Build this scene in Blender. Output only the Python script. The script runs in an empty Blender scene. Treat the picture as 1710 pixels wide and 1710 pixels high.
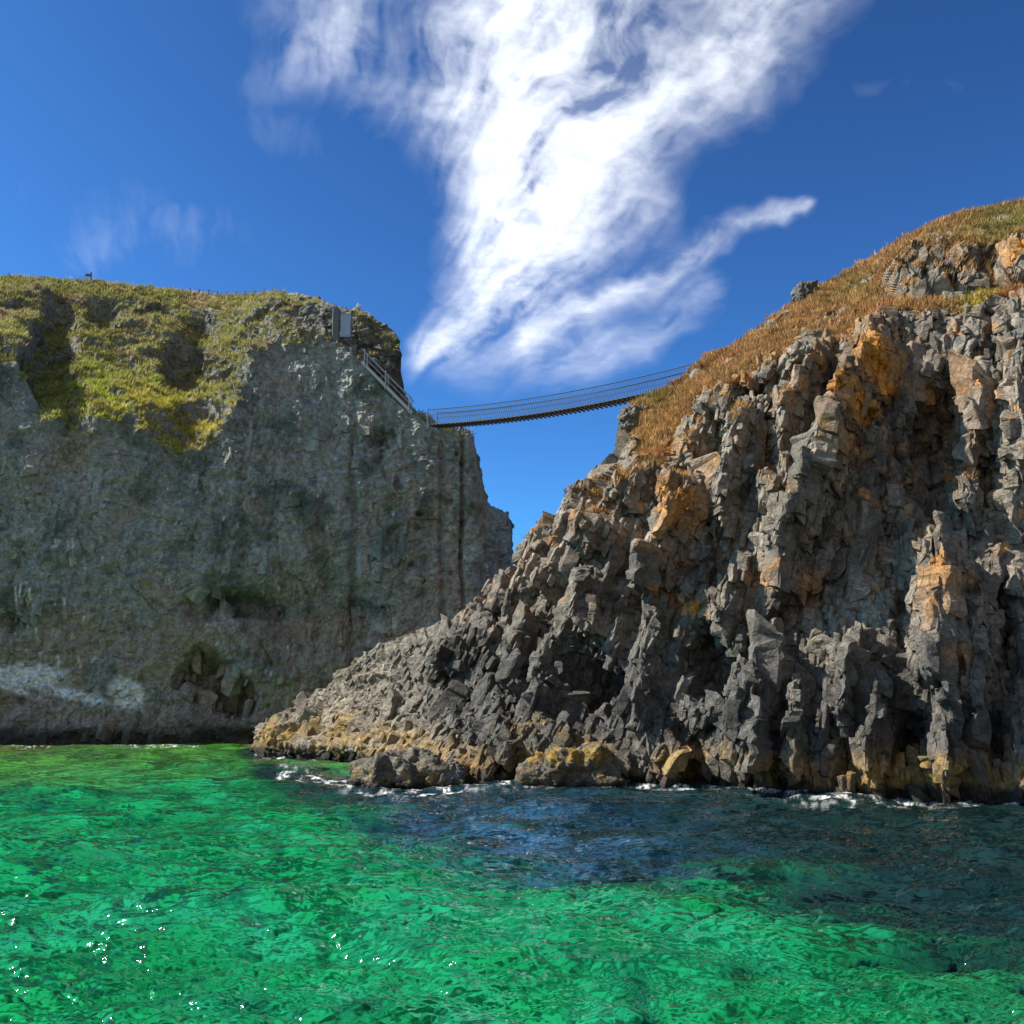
import bpy, math, random
import numpy as np

# ------------------------------------------------------------------ camera, sky, sun, exposure
S = bpy.context.scene
COL = S.collection
F = 1710.0                      # focal length in photo pixels
H = 4.0                         # eye height above the water
PITCH = math.atan((1150 - 855) / F)
cam = bpy.data.objects.new('camera', bpy.data.cameras.new('camera'))
COL.objects.link(cam)
cam.data.sensor_width = 36; cam.data.lens = 36
cam.data.clip_start = 0.5; cam.data.clip_end = 60000
cam.location = (0, 0, H)
cam.rotation_euler = (math.radians(90) + PITCH, 0, 0)
S.camera = cam

SUN_EL = math.radians(43)
SUN_AZ = math.radians(-91)      # clockwise from +Y: to the left
W = bpy.data.worlds.new('World'); S.world = W; W.use_nodes = True
nt = W.node_tree; nt.nodes.clear()
sky = nt.nodes.new('ShaderNodeTexSky'); sky.sky_type = 'NISHITA'
sky.sun_disc = False; sky.sun_elevation = SUN_EL; sky.sun_rotation = SUN_AZ
sky.altitude = 0; sky.air_density = 0.75; sky.dust_density = 0.8; sky.ozone_density = 3.0
hs = nt.nodes.new('ShaderNodeHueSaturation'); hs.inputs['Saturation'].default_value = 0.94
bg = nt.nodes.new('ShaderNodeBackground'); bg.inputs['Strength'].default_value = 0.12
wo = nt.nodes.new('ShaderNodeOutputWorld')
gm_ = nt.nodes.new('ShaderNodeMix'); gm_.data_type = 'RGBA'; gm_.blend_type = 'MULTIPLY'; gm_.inputs[0].default_value = 1; gm_.inputs[7].default_value = (0.235, 0.59, 0.69, 1)
nt.links.new(sky.outputs[0], gm_.inputs[6]); sc1 = nt.nodes.new('ShaderNodeVectorMath'); sc1.operation = 'SCALE'; sc1.inputs[3].default_value = 0.45; ga = nt.nodes.new('ShaderNodeGamma'); ga.inputs[1].default_value = 1.6
sc2 = nt.nodes.new('ShaderNodeVectorMath'); sc2.operation = 'SCALE'; sc2.inputs[3].default_value = 2.6
nt.links.new(gm_.outputs[2], sc1.inputs[0]); nt.links.new(sc1.outputs[0], ga.inputs[0]); nt.links.new(ga.outputs[0], sc2.inputs[0]); nt.links.new(sc2.outputs[0], hs.inputs['Color']); # unseen bright cloud added behind the viewer to fill the shaded cliffs
tcw = nt.nodes.new('ShaderNodeTexCoord'); sx = nt.nodes.new('ShaderNodeSeparateXYZ'); cn = nt.nodes.new('ShaderNodeTexNoise')
cn.inputs['Scale'].default_value = 3.0; cn.inputs['Detail'].default_value = 7.0
nt.links.new(tcw.outputs['Generated'], sx.inputs[0]); nt.links.new(tcw.outputs['Generated'], cn.inputs['Vector'])
bk = nt.nodes.new('ShaderNodeMath'); bk.operation = 'MULTIPLY_ADD'; bk.inputs[1].default_value = -0.45; nt.links.new(sx.outputs['Y'], bk.inputs[0]); nt.links.new(cn.outputs[0], bk.inputs[2])
cr = nt.nodes.new('ShaderNodeMapRange'); cr.interpolation_type = 'SMOOTHSTEP'; cr.inputs[1].default_value = 0.58; cr.inputs[2].default_value = 0.95; nt.links.new(bk.outputs[0], cr.inputs[0])
cm = nt.nodes.new('ShaderNodeMix'); cm.data_type = 'RGBA'; nt.links.new(cr.outputs[0], cm.inputs[0]); nt.links.new(hs.outputs[0], cm.inputs[6]); cm.inputs[7].default_value = (2.3, 2.4, 2.45, 1)
nt.links.new(cm.outputs[2], bg.inputs[0])
nt.links.new(bg.outputs[0], wo.inputs[0])

sun = bpy.data.objects.new('sun', bpy.data.lights.new('sun', 'SUN')); COL.objects.link(sun)
sun.data.energy = 5.0; sun.data.angle = math.radians(0.53); sun.data.color = (1.0, 0.93, 0.82)
sd = (math.cos(SUN_EL) * math.sin(SUN_AZ), math.cos(SUN_EL) * math.cos(SUN_AZ), math.sin(SUN_EL))
from mathutils import Vector
sun.rotation_euler = Vector(sd).to_track_quat('Z', 'Y').to_euler()

S.view_settings.view_transform = 'Standard'; S.view_settings.look = 'None'
S.view_settings.exposure = 0.75; S.view_settings.gamma = 1.0
S.render.engine = 'CYCLES'
S.cycles.use_denoising = True
S.cycles.max_bounces = 6; S.cycles.transparent_max_bounces = 12
S.cycles.caustics_reflective = False; S.cycles.caustics_refractive = False

# ------------------------------------------------------------------ maths helpers
cp, sp = math.cos(PITCH), math.sin(PITCH)
f32 = np.float32
def P(px, py, Y):
    """world point on the sight line of photo point (px, py) at forward distance Y"""
    a = (np.asarray(px, float) - 855) / F; b = -(np.asarray(py, float) - 855) / F
    dy = cp - b * sp; dz = sp + b * cp
    k = np.asarray(Y, float) / dy
    return np.stack(np.broadcast_arrays(a * k, Y, H + dz * k), -1)
def YW(py, z=0.0):
    """forward distance at which the sight line of row py meets height z"""
    b = -(py - 855) / F
    return (z - H) / (sp + b * cp) * (cp - b * sp)
def PROJ(p):
    d = p - np.array([0, 0, H]); y = d[..., 1] * cp + d[..., 2] * sp; z = -d[..., 1] * sp + d[..., 2] * cp
    return 855 + F * d[..., 0] / y, 855 - F * z / y

def sstep(a, b, x):
    t = np.clip((x - a) / (b - a), 0, 1); return t * t * (3 - 2 * t)
def hsh(x, y, seed):
    with np.errstate(over='ignore'):
        h = x.astype(np.uint32) * np.uint32(374761393) + y.astype(np.uint32) * np.uint32(668265263) + np.uint32((seed * 1274126177) & 0xffffffff)
        h = (h ^ (h >> np.uint32(13))) * np.uint32(1274126177)
        h = (h ^ (h >> np.uint32(15))) * np.uint32(2246822519)
        return h ^ (h >> np.uint32(16))
def rnd(h, k):
    with np.errstate(over='ignore'):
        h = (h + np.uint32(k * 2654435761 & 0xffffffff)) * np.uint32(2246822519)
        h = (h ^ (h >> np.uint32(13))) * np.uint32(3266489917)
        return ((h ^ (h >> np.uint32(16))) & np.uint32(0xffffff)).astype(f32) / f32(0xffffff)

_r = np.random.RandomState(7)
PERM = _r.permutation(256).astype(np.int32); PERM = np.concatenate([PERM, PERM, PERM])
_g = _r.normal(size=(256, 3)); GR = (_g / np.linalg.norm(_g, axis=1, keepdims=True)).astype(f32)
def pn(x, y, z=None):
    """gradient noise, about -1..1"""
    x = np.asarray(x, f32); y = np.asarray(y, f32)
    z = np.zeros_like(x) if z is None else np.asarray(z, f32)
    x, y, z = np.broadcast_arrays(x, y, z)
    xi = np.floor(x).astype(np.int32); yi = np.floor(y).astype(np.int32); zi = np.floor(z).astype(np.int32)
    xf = x - xi; yf = y - yi; zf = z - zi
    xi &= 255; yi &= 255; zi &= 255
    u = xf * xf * xf * (xf * (xf * 6 - 15) + 10); v = yf * yf * yf * (yf * (yf * 6 - 15) + 10); w = zf * zf * zf * (zf * (zf * 6 - 15) + 10)
    def c(i, j, k):
        g = GR[PERM[PERM[PERM[xi + i] + yi + j] + zi + k]]
        return g[..., 0] * (xf - i) + g[..., 1] * (yf - j) + g[..., 2] * (zf - k)
    def lerp(a, b, t): return a + t * (b - a)
    return 1.6 * lerp(lerp(lerp(c(0,0,0), c(1,0,0), u), lerp(c(0,1,0), c(1,1,0), u), v),
                      lerp(lerp(c(0,0,1), c(1,0,1), u), lerp(c(0,1,1), c(1,1,1), u), v), w)
def fbm(x, y, z=None, o=4, gain=0.5, lac=2.03):
    s = 0; a = 1.0; t = 0
    for i in range(o):
        s = s + a * pn(x * lac**i + 17.3 * i, y * lac**i + 5.1 * i, None if z is None else z * lac**i + 9.7 * i); t += a; a *= gain
    return s / t * 1.3
def ridged(x, y, z=None, o=4):
    s = 0; a = 1.0; t = 0
    for i in range(o):
        s = s + a * (1 - np.abs(pn(x * 2.1**i + 7.7 * i, y * 2.1**i, None if z is None else z * 2.1**i)) * 1.6); t += a; a *= 0.5
    return s / t
def voronoi(x, y, seed, jit=0.9):
    x = x.astype(f32); y = y.astype(f32)
    xi = np.floor(x).astype(np.int64); yi = np.floor(y).astype(np.int64)
    F1 = np.full(x.shape, 9, f32); F2 = F1.copy(); lx = np.zeros_like(F1); ly = lx.copy(); hid = np.zeros(x.shape, np.uint32)
    for i in (-1, 0, 1):
        for j in (-1, 0, 1):
            h = hsh((xi + i + 5000), (yi + j + 5000), seed)
            dx = x - (xi + i + 0.5 + jit * (rnd(h, 1) - 0.5)); dy = y - (yi + j + 0.5 + jit * (rnd(h, 2) - 0.5))
            d = np.sqrt(dx * dx + dy * dy)
            m = d < F1
            F2 = np.where(m, F1, np.minimum(F2, d)); F1 = np.where(m, d, F1)
            lx = np.where(m, dx, lx); ly = np.where(m, dy, ly); hid = np.where(m, h, hid)
    return F1, F2, lx, ly, hid
def blocks(s, t, cw, ch, amp, tilt, bias, crack, seed):
    F1, F2, lx, ly, h = voronoi(s / cw, t / ch, seed)
    d = amp * (rnd(h, 3) * 2 - 1) + tilt * ((rnd(h, 4) * 2 - 1) * lx * cw + (rnd(h, 5) * 2 - 1.25) * ly * ch * 0.6) + bias * lx * cw
    return d - crack * (1 - sstep(0.0, 0.13, F2 - F1)), h, F2 - F1
def gauss(X, Y, cx, cy, rx, ry, ang=0.0):
    c, s = math.cos(ang), math.sin(ang); dx = X - cx; dy = Y - cy
    u = (dx * c + dy * s) / rx; v = (-dx * s + dy * c) / ry
    return np.exp(-(u * u + v * v))
def plat(X, Y, cx, cy, rx, ry, ang=0.0, soft=0.35):
    c, s = math.cos(ang), math.sin(ang); dx = X - cx; dy = Y - cy
    u = (dx * c + dy * s) / rx; v = (-dx * s + dy * c) / ry
    return 1 - sstep(1 - soft, 1 + soft, np.sqrt(u * u + v * v))
def polydist(X, Y, pts):
    """distance to a polyline, with the side (+ right of the way it runs in the photo, y down) and how far along"""
    best = np.full(X.shape, 1e9, f32); side = np.zeros(X.shape, f32); along = np.zeros(X.shape, f32); n = len(pts) - 1
    for i in range(n):
        (x0, y0), (x1, y1) = pts[i], pts[i + 1]; ex, ey = x1 - x0, y1 - y0; L2 = ex * ex + ey * ey
        k = np.clip(((X - x0) * ex + (Y - y0) * ey) / L2, 0, 1)
        d = np.hypot(X - x0 - k * ex, Y - y0 - k * ey); c = ex * (Y - y0) - ey * (X - x0)
        m = d < best
        best = np.where(m, d, best); side = np.where(m, np.sign(c), side); along = np.where(m, (i + k) / n, along)
    return best, side, along
def blur(A, n):
    for _ in range(n):
        A[1:-1] = 0.25 * A[:-2] + 0.5 * A[1:-1] + 0.25 * A[2:]
        A[:, 1:-1] = 0.25 * A[:, :-2] + 0.5 * A[:, 1:-1] + 0.25 * A[:, 2:]
    return A
def grid_normals(G):
    du = np.gradient(G, axis=0); dv = np.gradient(G, axis=1)
    n = np.cross(du, dv); return n / (np.linalg.norm(n, axis=-1, keepdims=True) + 1e-9)

# ------------------------------------------------------------------ mesh and material helpers
def mesh_np(name, V, Fq, mat, parent=None, smooth=True, attrs=None):
    me = bpy.data.meshes.new(name)
    V = np.ascontiguousarray(V.reshape(-1, 3), f32); k = Fq.shape[1]
    me.vertices.add(len(V)); me.vertices.foreach_set('co', V.ravel())
    me.loops.add(Fq.size); me.loops.foreach_set('vertex_index', Fq.astype(np.int32).ravel())
    me.polygons.add(len(Fq)); me.polygons.foreach_set('loop_start', np.arange(0, Fq.size, k, dtype=np.int32))
    me.polygons.foreach_set('use_smooth', np.full(len(Fq), smooth))
    me.update(calc_edges=True)
    for an, A in (attrs or {}).items():
        if A.ndim >= 2 and A.shape[-1] == 4:
            a = me.attributes.new(an, 'FLOAT_COLOR', 'POINT'); a.data.foreach_set('color', A.astype(f32).reshape(-1))
        else:
            a = me.attributes.new(an, 'FLOAT', 'POINT'); a.data.foreach_set('value', A.astype(f32).reshape(-1))
    me.materials.append(mat)
    o = bpy.data.objects.new(name, me); COL.objects.link(o)
    if parent: o.parent = parent
    return o
def grid_faces(nu, nv):
    i = np.arange(nu * nv).reshape(nu, nv)
    return np.stack([i[:-1, :-1], i[1:, :-1], i[1:, 1:], i[:-1, 1:]], -1).reshape(-1, 4)
class MB:
    """collects boxes and tubes, links them as one mesh object"""
    def __init__(s): s.v = []; s.f = []
    def add(s, vs, fs):
        b = len(s.v); s.v += [tuple(map(float, v)) for v in vs]; s.f += [tuple(b + i for i in q) for q in fs]
    def bar(s, a, b, w, h, up=(0, 0, 1)):
        a = Vector(a); b = Vector(b); d = (b - a).normalized(); u = Vector(up)
        r = d.cross(u).normalized(); u = r.cross(d).normalized()
        c = min(w, h) * 0.12
        prof = [(-w/2+c, -h/2), (w/2-c, -h/2), (w/2, -h/2+c), (w/2, h/2-c), (w/2-c, h/2), (-w/2+c, h/2), (-w/2, h/2-c), (-w/2, -h/2+c)]
        vs = [p + r * x + u * y for p in (a, b) for x, y in prof]
        s.add(vs, [(i, (i+1) % 8, 8 + (i+1) % 8, 8 + i) for i in range(8)] + [tuple(range(7, -1, -1)), tuple(range(8, 16))])
    def tube(s, pts, r, n=6):
        pts = [Vector(p) for p in pts]; vs = []; fs = []
        for i, p in enumerate(pts):
            d = (pts[min(i+1, len(pts)-1)] - pts[max(i-1, 0)]).normalized()
            u = Vector((0, 0, 1)) if abs(d.z) < 0.95 else Vector((1, 0, 0))
            a = d.cross(u).normalized(); b = a.cross(d)
            vs += [p + (a * math.cos(q) + b * math.sin(q)) * r for q in (2 * math.pi * k / n for k in range(n))]
        for i in range(len(pts) - 1):
            fs += [(i*n + k, i*n + (k+1) % n, (i+1)*n + (k+1) % n, (i+1)*n + k) for k in range(n)]
        fs += [tuple(range(n-1, -1, -1)), tuple((len(pts)-1)*n + k for k in range(n))]
        s.add(vs, fs)
    def build(s, name, mat, parent=None):
        me = bpy.data.meshes.new(name); me.from_pydata(s.v, [], s.f); me.update(); me.materials.append(mat)
        o = bpy.data.objects.new(name, me); COL.objects.link(o)
        if parent:
            o.parent = parent; o.matrix_parent_inverse = parent.matrix_basis.inverted()
        return o
def thing(name, label, cat, loc, group=None):
    o = bpy.data.objects.new(name, None); COL.objects.link(o); o.location = loc; o.empty_display_size = 0.2
    o['label'] = label; o['category'] = cat
    if group: o['group'] = group
    return o
def tag(o, label=None, cat=None, kind=None, group=None):
    for k, v in (('label', label), ('category', cat), ('kind', kind), ('group', group)):
        if v: o[k] = v
    return o

def new_mat(name):
    m = bpy.data.materials.new(name); m.use_nodes = True; n = m.node_tree
    n.nodes.clear(); out = n.nodes.new('ShaderNodeOutputMaterial'); b = n.nodes.new('ShaderNodeBsdfPrincipled')
    n.links.new(b.outputs[0], out.inputs[0]); return m, n, b
def nd(n, t, **kw):
    x = n.nodes.new(t)
    for k, v in kw.items():
        if k in x.inputs: x.inputs[k].default_value = v
        else: setattr(x, k, v)
    return x
def simple_mat(name, col, rough=0.7, var=0.3, scale=6.0, metal=0.0):
    m, n, b = new_mat(name)
    tc = nd(n, 'ShaderNodeTexCoord'); no = nd(n, 'ShaderNodeTexNoise', Scale=scale, Detail=5.0)
    n.links.new(tc.outputs['Object'], no.inputs['Vector'])
    r = nd(n, 'ShaderNodeMapRange'); r.inputs[3].default_value = 1 - var; r.inputs[4].default_value = 1 + var
    n.links.new(no.outputs[0], r.inputs[0])
    mx = nd(n, 'ShaderNodeMix', data_type='RGBA', blend_type='MULTIPLY'); mx.inputs[0].default_value = 1
    mx.inputs[6].default_value = (*col, 1); n.links.new(r.outputs[0], mx.inputs[7])
    n.links.new(mx.outputs[2], b.inputs['Base Color']); b.inputs['Roughness'].default_value = rough; b.inputs['Metallic'].default_value = metal
    return m
def rock_mat(name, bump=0.25, grain=2.2):
    """stone whose colour comes from the mesh, broken up by grain, pits and cracks"""
    m, n, b = new_mat(name); L = n.links.new
    at = nd(n, 'ShaderNodeAttribute', attribute_name='albedo'); tc = nd(n, 'ShaderNodeTexCoord')
    n1 = nd(n, 'ShaderNodeTexNoise', Scale=grain, Detail=9.0, Roughness=0.68); L(tc.outputs['Object'], n1.inputs['Vector'])
    n2 = nd(n, 'ShaderNodeTexVoronoi', Scale=grain * 1.3, feature='DISTANCE_TO_EDGE'); 
    wv = nd(n, 'ShaderNodeMix', data_type='RGBA', blend_type='ADD'); wv.inputs[0].default_value = 0.25
    L(tc.outputs['Object'], wv.inputs[6]); L(n1.outputs['Color'], wv.inputs[7]); L(wv.outputs[2], n2.inputs['Vector'])
    r1 = nd(n, 'ShaderNodeMapRange'); r1.inputs[1].default_value = 0.3; r1.inputs[2].default_value = 0.7
    r1.inputs[3].default_value = 0.55; r1.inputs[4].default_value = 1.45; L(n1.outputs[0], r1.inputs[0])
    r2 = nd(n, 'ShaderNodeMapRange'); r2.inputs[2].default_value = 0.05; r2.inputs[3].default_value = 0.0; r2.inputs[4].default_value = 1.0; L(n2.outputs[0], r2.inputs[0])
    mx = nd(n, 'ShaderNodeMix', data_type='RGBA', blend_type='MULTIPLY'); mx.inputs[0].default_value = 1
    L(at.outputs['Color'], mx.inputs[6]); L(r1.outputs[0], mx.inputs[7]); L(mx.outputs[2], b.inputs['Base Color'])
    ad = nd(n, 'ShaderNodeMath', operation='MULTIPLY_ADD'); L(r2.outputs[0], ad.inputs[0]); ad.inputs[1].default_value = 0.18; L(n1.outputs[0], ad.inputs[2])
    bp = nd(n, 'ShaderNodeBump', Strength=0.9, Distance=bump); L(ad.outputs[0], bp.inputs['Height']); L(bp.outputs[0], b.inputs['Normal'])
    b.inputs['Roughness'].default_value = 0.85; b.inputs['Specular IOR Level'].default_value = 0.25
    return m
def grass_mat(name):
    m, n, b = new_mat(name)
    at = nd(n, 'ShaderNodeAttribute', attribute_name='albedo'); n.links.new(at.outputs['Color'], b.inputs['Base Color'])
    b.inputs['Roughness'].default_value = 0.7; b.inputs['Specular IOR Level'].default_value = 0.2
    tr = nd(n, 'ShaderNodeBsdfTranslucent'); n.links.new(at.outputs['Color'], tr.inputs[0])
    mx = nd(n, 'ShaderNodeMixShader'); mx.inputs[0].default_value = 0.35
    out = [x for x in n.nodes if x.type == 'OUTPUT_MATERIAL'][0]
    n.links.new(b.outputs[0], mx.inputs[1]); n.links.new(tr.outputs[0], mx.inputs[2]); n.links.new(mx.outputs[0], out.inputs[0])
    return m
M_ROCK = rock_mat('basalt_rock'); M_FACE = rock_mat('headland_rock', 0.3, 2.4)
M_GRASS = grass_mat('grass_blades')

def net(cols, counts, step_px, smooth=6, dens=None):
    """cols: list of control columns; each row (px, py, Y) is a sight point or ('w', x, y, z) a plain point"""
    nr = len(cols[0]); nc = len(cols)
    Wd = np.zeros((nc, nr, 3)); 
    for i, c in enumerate(cols):
        for j, r in enumerate(c):
            Wd[i, j] = r[1:] if r[0] == 'w' else P(*r)
    px, py = PROJ(Wd)
    uu = [0.0]
    for i in range(nc - 1):
        span = max(abs(px[i+1, 1] - px[i, 1]), abs(px[i+1, 4] - px[i, 4]), 12)
        inside = px[i, 4] < 1745 and px[i + 1, 4] > -40
        n = max(2, int(span / (step_px if inside else step_px * 4))); n = min(n, 200)
        uu += [i + (k + 1) / n for k in range(n)]
    vv = [0.0]
    for j, n in enumerate(counts): vv += [j + (k + 1) / n for k in range(n)]
    uu = np.array(uu); vv = np.array(vv)
    def rs(A):
        i = np.minimum(uu.astype(int), nc - 2); f = (uu - i)[:, None, None]
        B = A[i] * (1 - f) + A[i + 1] * f
        j = np.minimum(vv.astype(int), nr - 2); g = (vv - j)[None, :, None]
        return B[:, j] * (1 - g) + B[:, j + 1] * g
    G = blur(rs(Wd), smooth)
    PX, PY = PROJ(G)
    return G, PX.astype(f32), PY.astype(f32), uu, vv

def mixc(A, c, m):
    return A * (1 - m[..., None]) + np.asarray(c, f32) * m[..., None]

def grass_tufts(name, G, Nn, mask, gcol, n, hgt, seed, mat=M_GRASS):
    r = np.random.RandomState(seed)
    A = np.linalg.norm(np.cross(np.gradient(G, axis=0), np.gradient(G, axis=1)), axis=-1)
    w = (A * mask).ravel(); w = w / w.sum()
    idx = r.choice(w.size, n, p=w)
    base = G.reshape(-1, 3)[idx] + r.normal(size=(n, 3)) * 0.08; nn = Nn.reshape(-1, 3)[idx]; c = gcol.reshape(-1, 3)[idx]
    K = 5
    base = np.repeat(base, K, 0) + r.normal(size=(n * K, 3)) * (0.10, 0.10, 0.02); nn = np.repeat(nn, K, 0)
    hh = hgt * np.repeat(r.uniform(0.5, 1.5, n), K) * r.uniform(0.6, 1.2, n * K)
    lean = r.normal(size=(n * K, 3)) * 0.45 + np.array([0.35, -0.1, 0.0])
    up = nn * 0.35 + np.array([0, 0, 0.9]) + lean; up /= np.linalg.norm(up, axis=1, keepdims=True)
    a = r.uniform(0, math.pi, n * K); side = np.stack([np.cos(a), np.sin(a), 0 * a], 1) * (hh * 0.13)[:, None]
    tip = base + up * hh[:, None]; tip[:, 2] -= hh * 0.1
    base = base - nn * 0.05
    V = np.stack([base - side, base + side, tip], 1).reshape(-1, 3)
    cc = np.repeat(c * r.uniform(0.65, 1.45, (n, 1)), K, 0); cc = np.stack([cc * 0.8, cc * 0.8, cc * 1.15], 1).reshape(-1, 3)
    return mesh_np(name, V, np.arange(len(V)).reshape(-1, 3), mat, smooth=False,
                   attrs={'albedo': np.concatenate([cc, np.ones((len(cc), 1))], 1)})

def colour_lookup(G, A):
    """colour of the rock by direction, nearest surface first, for the blocks that stand on it"""
    LUT = np.full((900, 560, 3), np.nan, f32); Y = G[..., 1]; qx, qy = PROJ(G)
    ly_ = np.argsort(-Y.ravel()); li = np.clip(((qx + 60) / 2.8).astype(int), 0, 899).ravel()[ly_]; lj = np.clip(((qy - 200) / 2.1).astype(int), 0, 559).ravel()[ly_]
    LUT[li, lj] = A.reshape(-1, 3)[ly_]
    for _ in range(12):
        bad = np.isnan(LUT[..., 0])
        if not bad.any(): break
        for sh in ((1, 0), (-1, 0), (0, 1), (0, -1)):
            Q = np.roll(LUT, sh, (0, 1)); k_ = np.isnan(LUT[..., 0]) & ~np.isnan(Q[..., 0]); LUT[k_] = Q[k_]
    return np.nan_to_num(LUT, nan=0.15)
def rock_blocks(ctx, weight, n, w_rng, h_rng, m, seed, proud, nlev=5, taper=0.8, leanf=1.0, flat=1.0):
    G, N0, PX, A, LUT = ctx; r = np.random.RandomState(seed)
    Ar = np.linalg.norm(np.cross(np.gradient(G, axis=0), np.gradient(G, axis=1)), axis=-1)
    p = (Ar * weight).ravel(); p = p / p.sum(); idx = r.choice(p.size, n, p=p)
    c = G.reshape(-1, 3)[idx]; nn = N0.reshape(-1, 3)[idx]; pxs_ = PX.ravel()[idx]
    w = w_rng[0] + (w_rng[1] - w_rng[0]) * r.uniform(0, 1, n) ** 1.6; hgt = (h_rng[0] + (h_rng[1] - h_rng[0]) * r.uniform(0, 1, n) ** 1.5)
    ang = (np.arange(m) + 0.5)[None] / m * 2 * np.pi + r.uniform(-0.5, 0.5, (n, m)) * 2 * np.pi / m * 0.35 + np.radians(33 + r.normal(size=(n, 1)) * 15)
    rad = r.uniform(0.78, 1.12, (n, m))
    cor = np.stack([np.cos(ang) * rad, np.sin(ang) * rad], -1)                    # n m 2
    nxt = np.roll(cor, -1, 1); prv = np.roll(cor, 1, 1); bv = 0.10
    ring = np.stack([cor * (1 - bv) + prv * bv, cor * (1 - bv) + nxt * bv], 2).reshape(n, 2 * m, 2)
    lev = np.linspace(-0.5, 0.5, nlev); lev = np.concatenate([[-0.5], lev[1:-1], [0.5 - 0.06, 0.5]]); nl = len(lev)
    sc = np.ones((n, nl)); sc[:, -1] = r.uniform(0.72, 0.92, n); sc *= 1 + (taper - 1) * np.clip(lev + 0.5, 0, 1)[None] * r.uniform(0.0, 1.6, (n, 1)); sc[:, 0] *= 0.85
    drift = np.cumsum(r.normal(size=(n, nl, 2)) * 0.06, 1)
    xy = ring[:, None] * sc[..., None, None] * r.uniform(0.94, 1.06, (n, nl, 2 * m, 1)) + drift[:, :, None]
    x = xy[..., 0] * w[:, None, None] / 2; y = xy[..., 1] * w[:, None, None] / 2 * r.uniform(0.75, 1.15, (n, 1, 1))
    tx = r.normal(size=(n, 1, 1)) * 0.35 - 0.12; ty = r.normal(size=(n, 1, 1)) * 0.25 + 0.18
    z = lev[None, :, None] * hgt[:, None, None] + (tx * x + ty * y) * (np.abs(lev) > 0.3)[None, :, None]
    top = np.stack([x[:, -1].mean(1), y[:, -1].mean(1), z[:, -1].mean(1) + 0.03 * w], -1); bot = np.stack([x[:, 0].mean(1), y[:, 0].mean(1), z[:, 0].mean(1)], -1)
    L_ = np.concatenate([np.stack([x, y, z], -1).reshape(n, -1, 3), top[:, None], bot[:, None]], 1)   # n K 3
    le = np.interp(pxs_, [420, 700, 1150, 1300, 1500, 1600], [30, 24, 17, 13, 8, 3]) * leanf
    a1 = np.radians(le + r.normal(size=n) * 6.5); a2 = np.radians(r.normal(size=n) * 5 + 9)
    L_ = np.stack([L_[..., 0] * np.cos(a1)[:, None] + L_[..., 2] * np.sin(a1)[:, None], L_[..., 1], -L_[..., 0] * np.sin(a1)[:, None] + L_[..., 2] * np.cos(a1)[:, None]], -1)
    L_ = np.stack([L_[..., 0], L_[..., 1] * np.cos(a2)[:, None] + L_[..., 2] * np.sin(a2)[:, None], -L_[..., 1] * np.sin(a2)[:, None] + L_[..., 2] * np.cos(a2)[:, None]], -1)
    V_ = L_ + (c + nn * (r.uniform(proud[0], proud[1], n) * w)[:, None])[:, None]
    q = V_.astype(f32)
    V_ = V_ + np.stack([1.3 * pn(q[..., 0] * 1.1 + 5 * i_, q[..., 1] * 1.1, q[..., 2] * 1.1) + 0.8 * pn(q[..., 0] * 3.1 + 9 * i_, q[..., 1] * 3.1, q[..., 2] * 3.1) for i_ in range(3)], -1) * (0.13 * np.minimum(w, 1.1))[:, None, None]
    K = L_.shape[1]; M2 = 2 * m; f = []
    for a in range(nl - 1):
        for b_ in range(M2):
            i0 = a * M2 + b_; i1 = a * M2 + (b_ + 1) % M2; f += [(i0, i1, i1 + M2), (i0, i1 + M2, i0 + M2)]
    for b_ in range(M2):
        f += [((nl - 1) * M2 + b_, (nl - 1) * M2 + (b_ + 1) % M2, nl * M2), ((b_ + 1) % M2, b_, nl * M2 + 1)]
    Fb = (np.array(f)[None] + (np.arange(n) * K)[:, None, None]).reshape(-1, 3)
    qx, qy = PROJ(V_); col = LUT[np.clip(((qx + 60) / 2.8).astype(int), 0, 899), np.clip(((qy - 200) / 2.1).astype(int), 0, 559)]
    own = A.reshape(-1, 3)[idx]
    col = (0.6 * col + 0.4 * own[:, None]) * r.uniform(0.78, 1.22, (n, 1, 1))
    return V_.reshape(-1, 3), Fb, col.reshape(-1, 3)
def with_blocks(G, A, parts, gain=1.0):
    nb = G.shape[0] * G.shape[1]; quads = grid_faces(*G.shape[:2]); tris = np.concatenate([quads[:, [0, 1, 2]], quads[:, [0, 2, 3]]])
    Vs = [G.reshape(-1, 3)]; Fs = [tris]; Cs = [A.reshape(-1, 3)]
    for V_, F_, C_ in parts:
        Vs.append(V_); Fs.append(F_ + nb); Cs.append(C_); nb += len(V_)
    Cs = np.clip(np.concatenate(Cs) * gain, 0.01, 0.9)
    return np.concatenate(Vs), np.concatenate(Fs), np.concatenate([Cs, np.ones((len(Cs), 1), f32)], -1)

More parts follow.
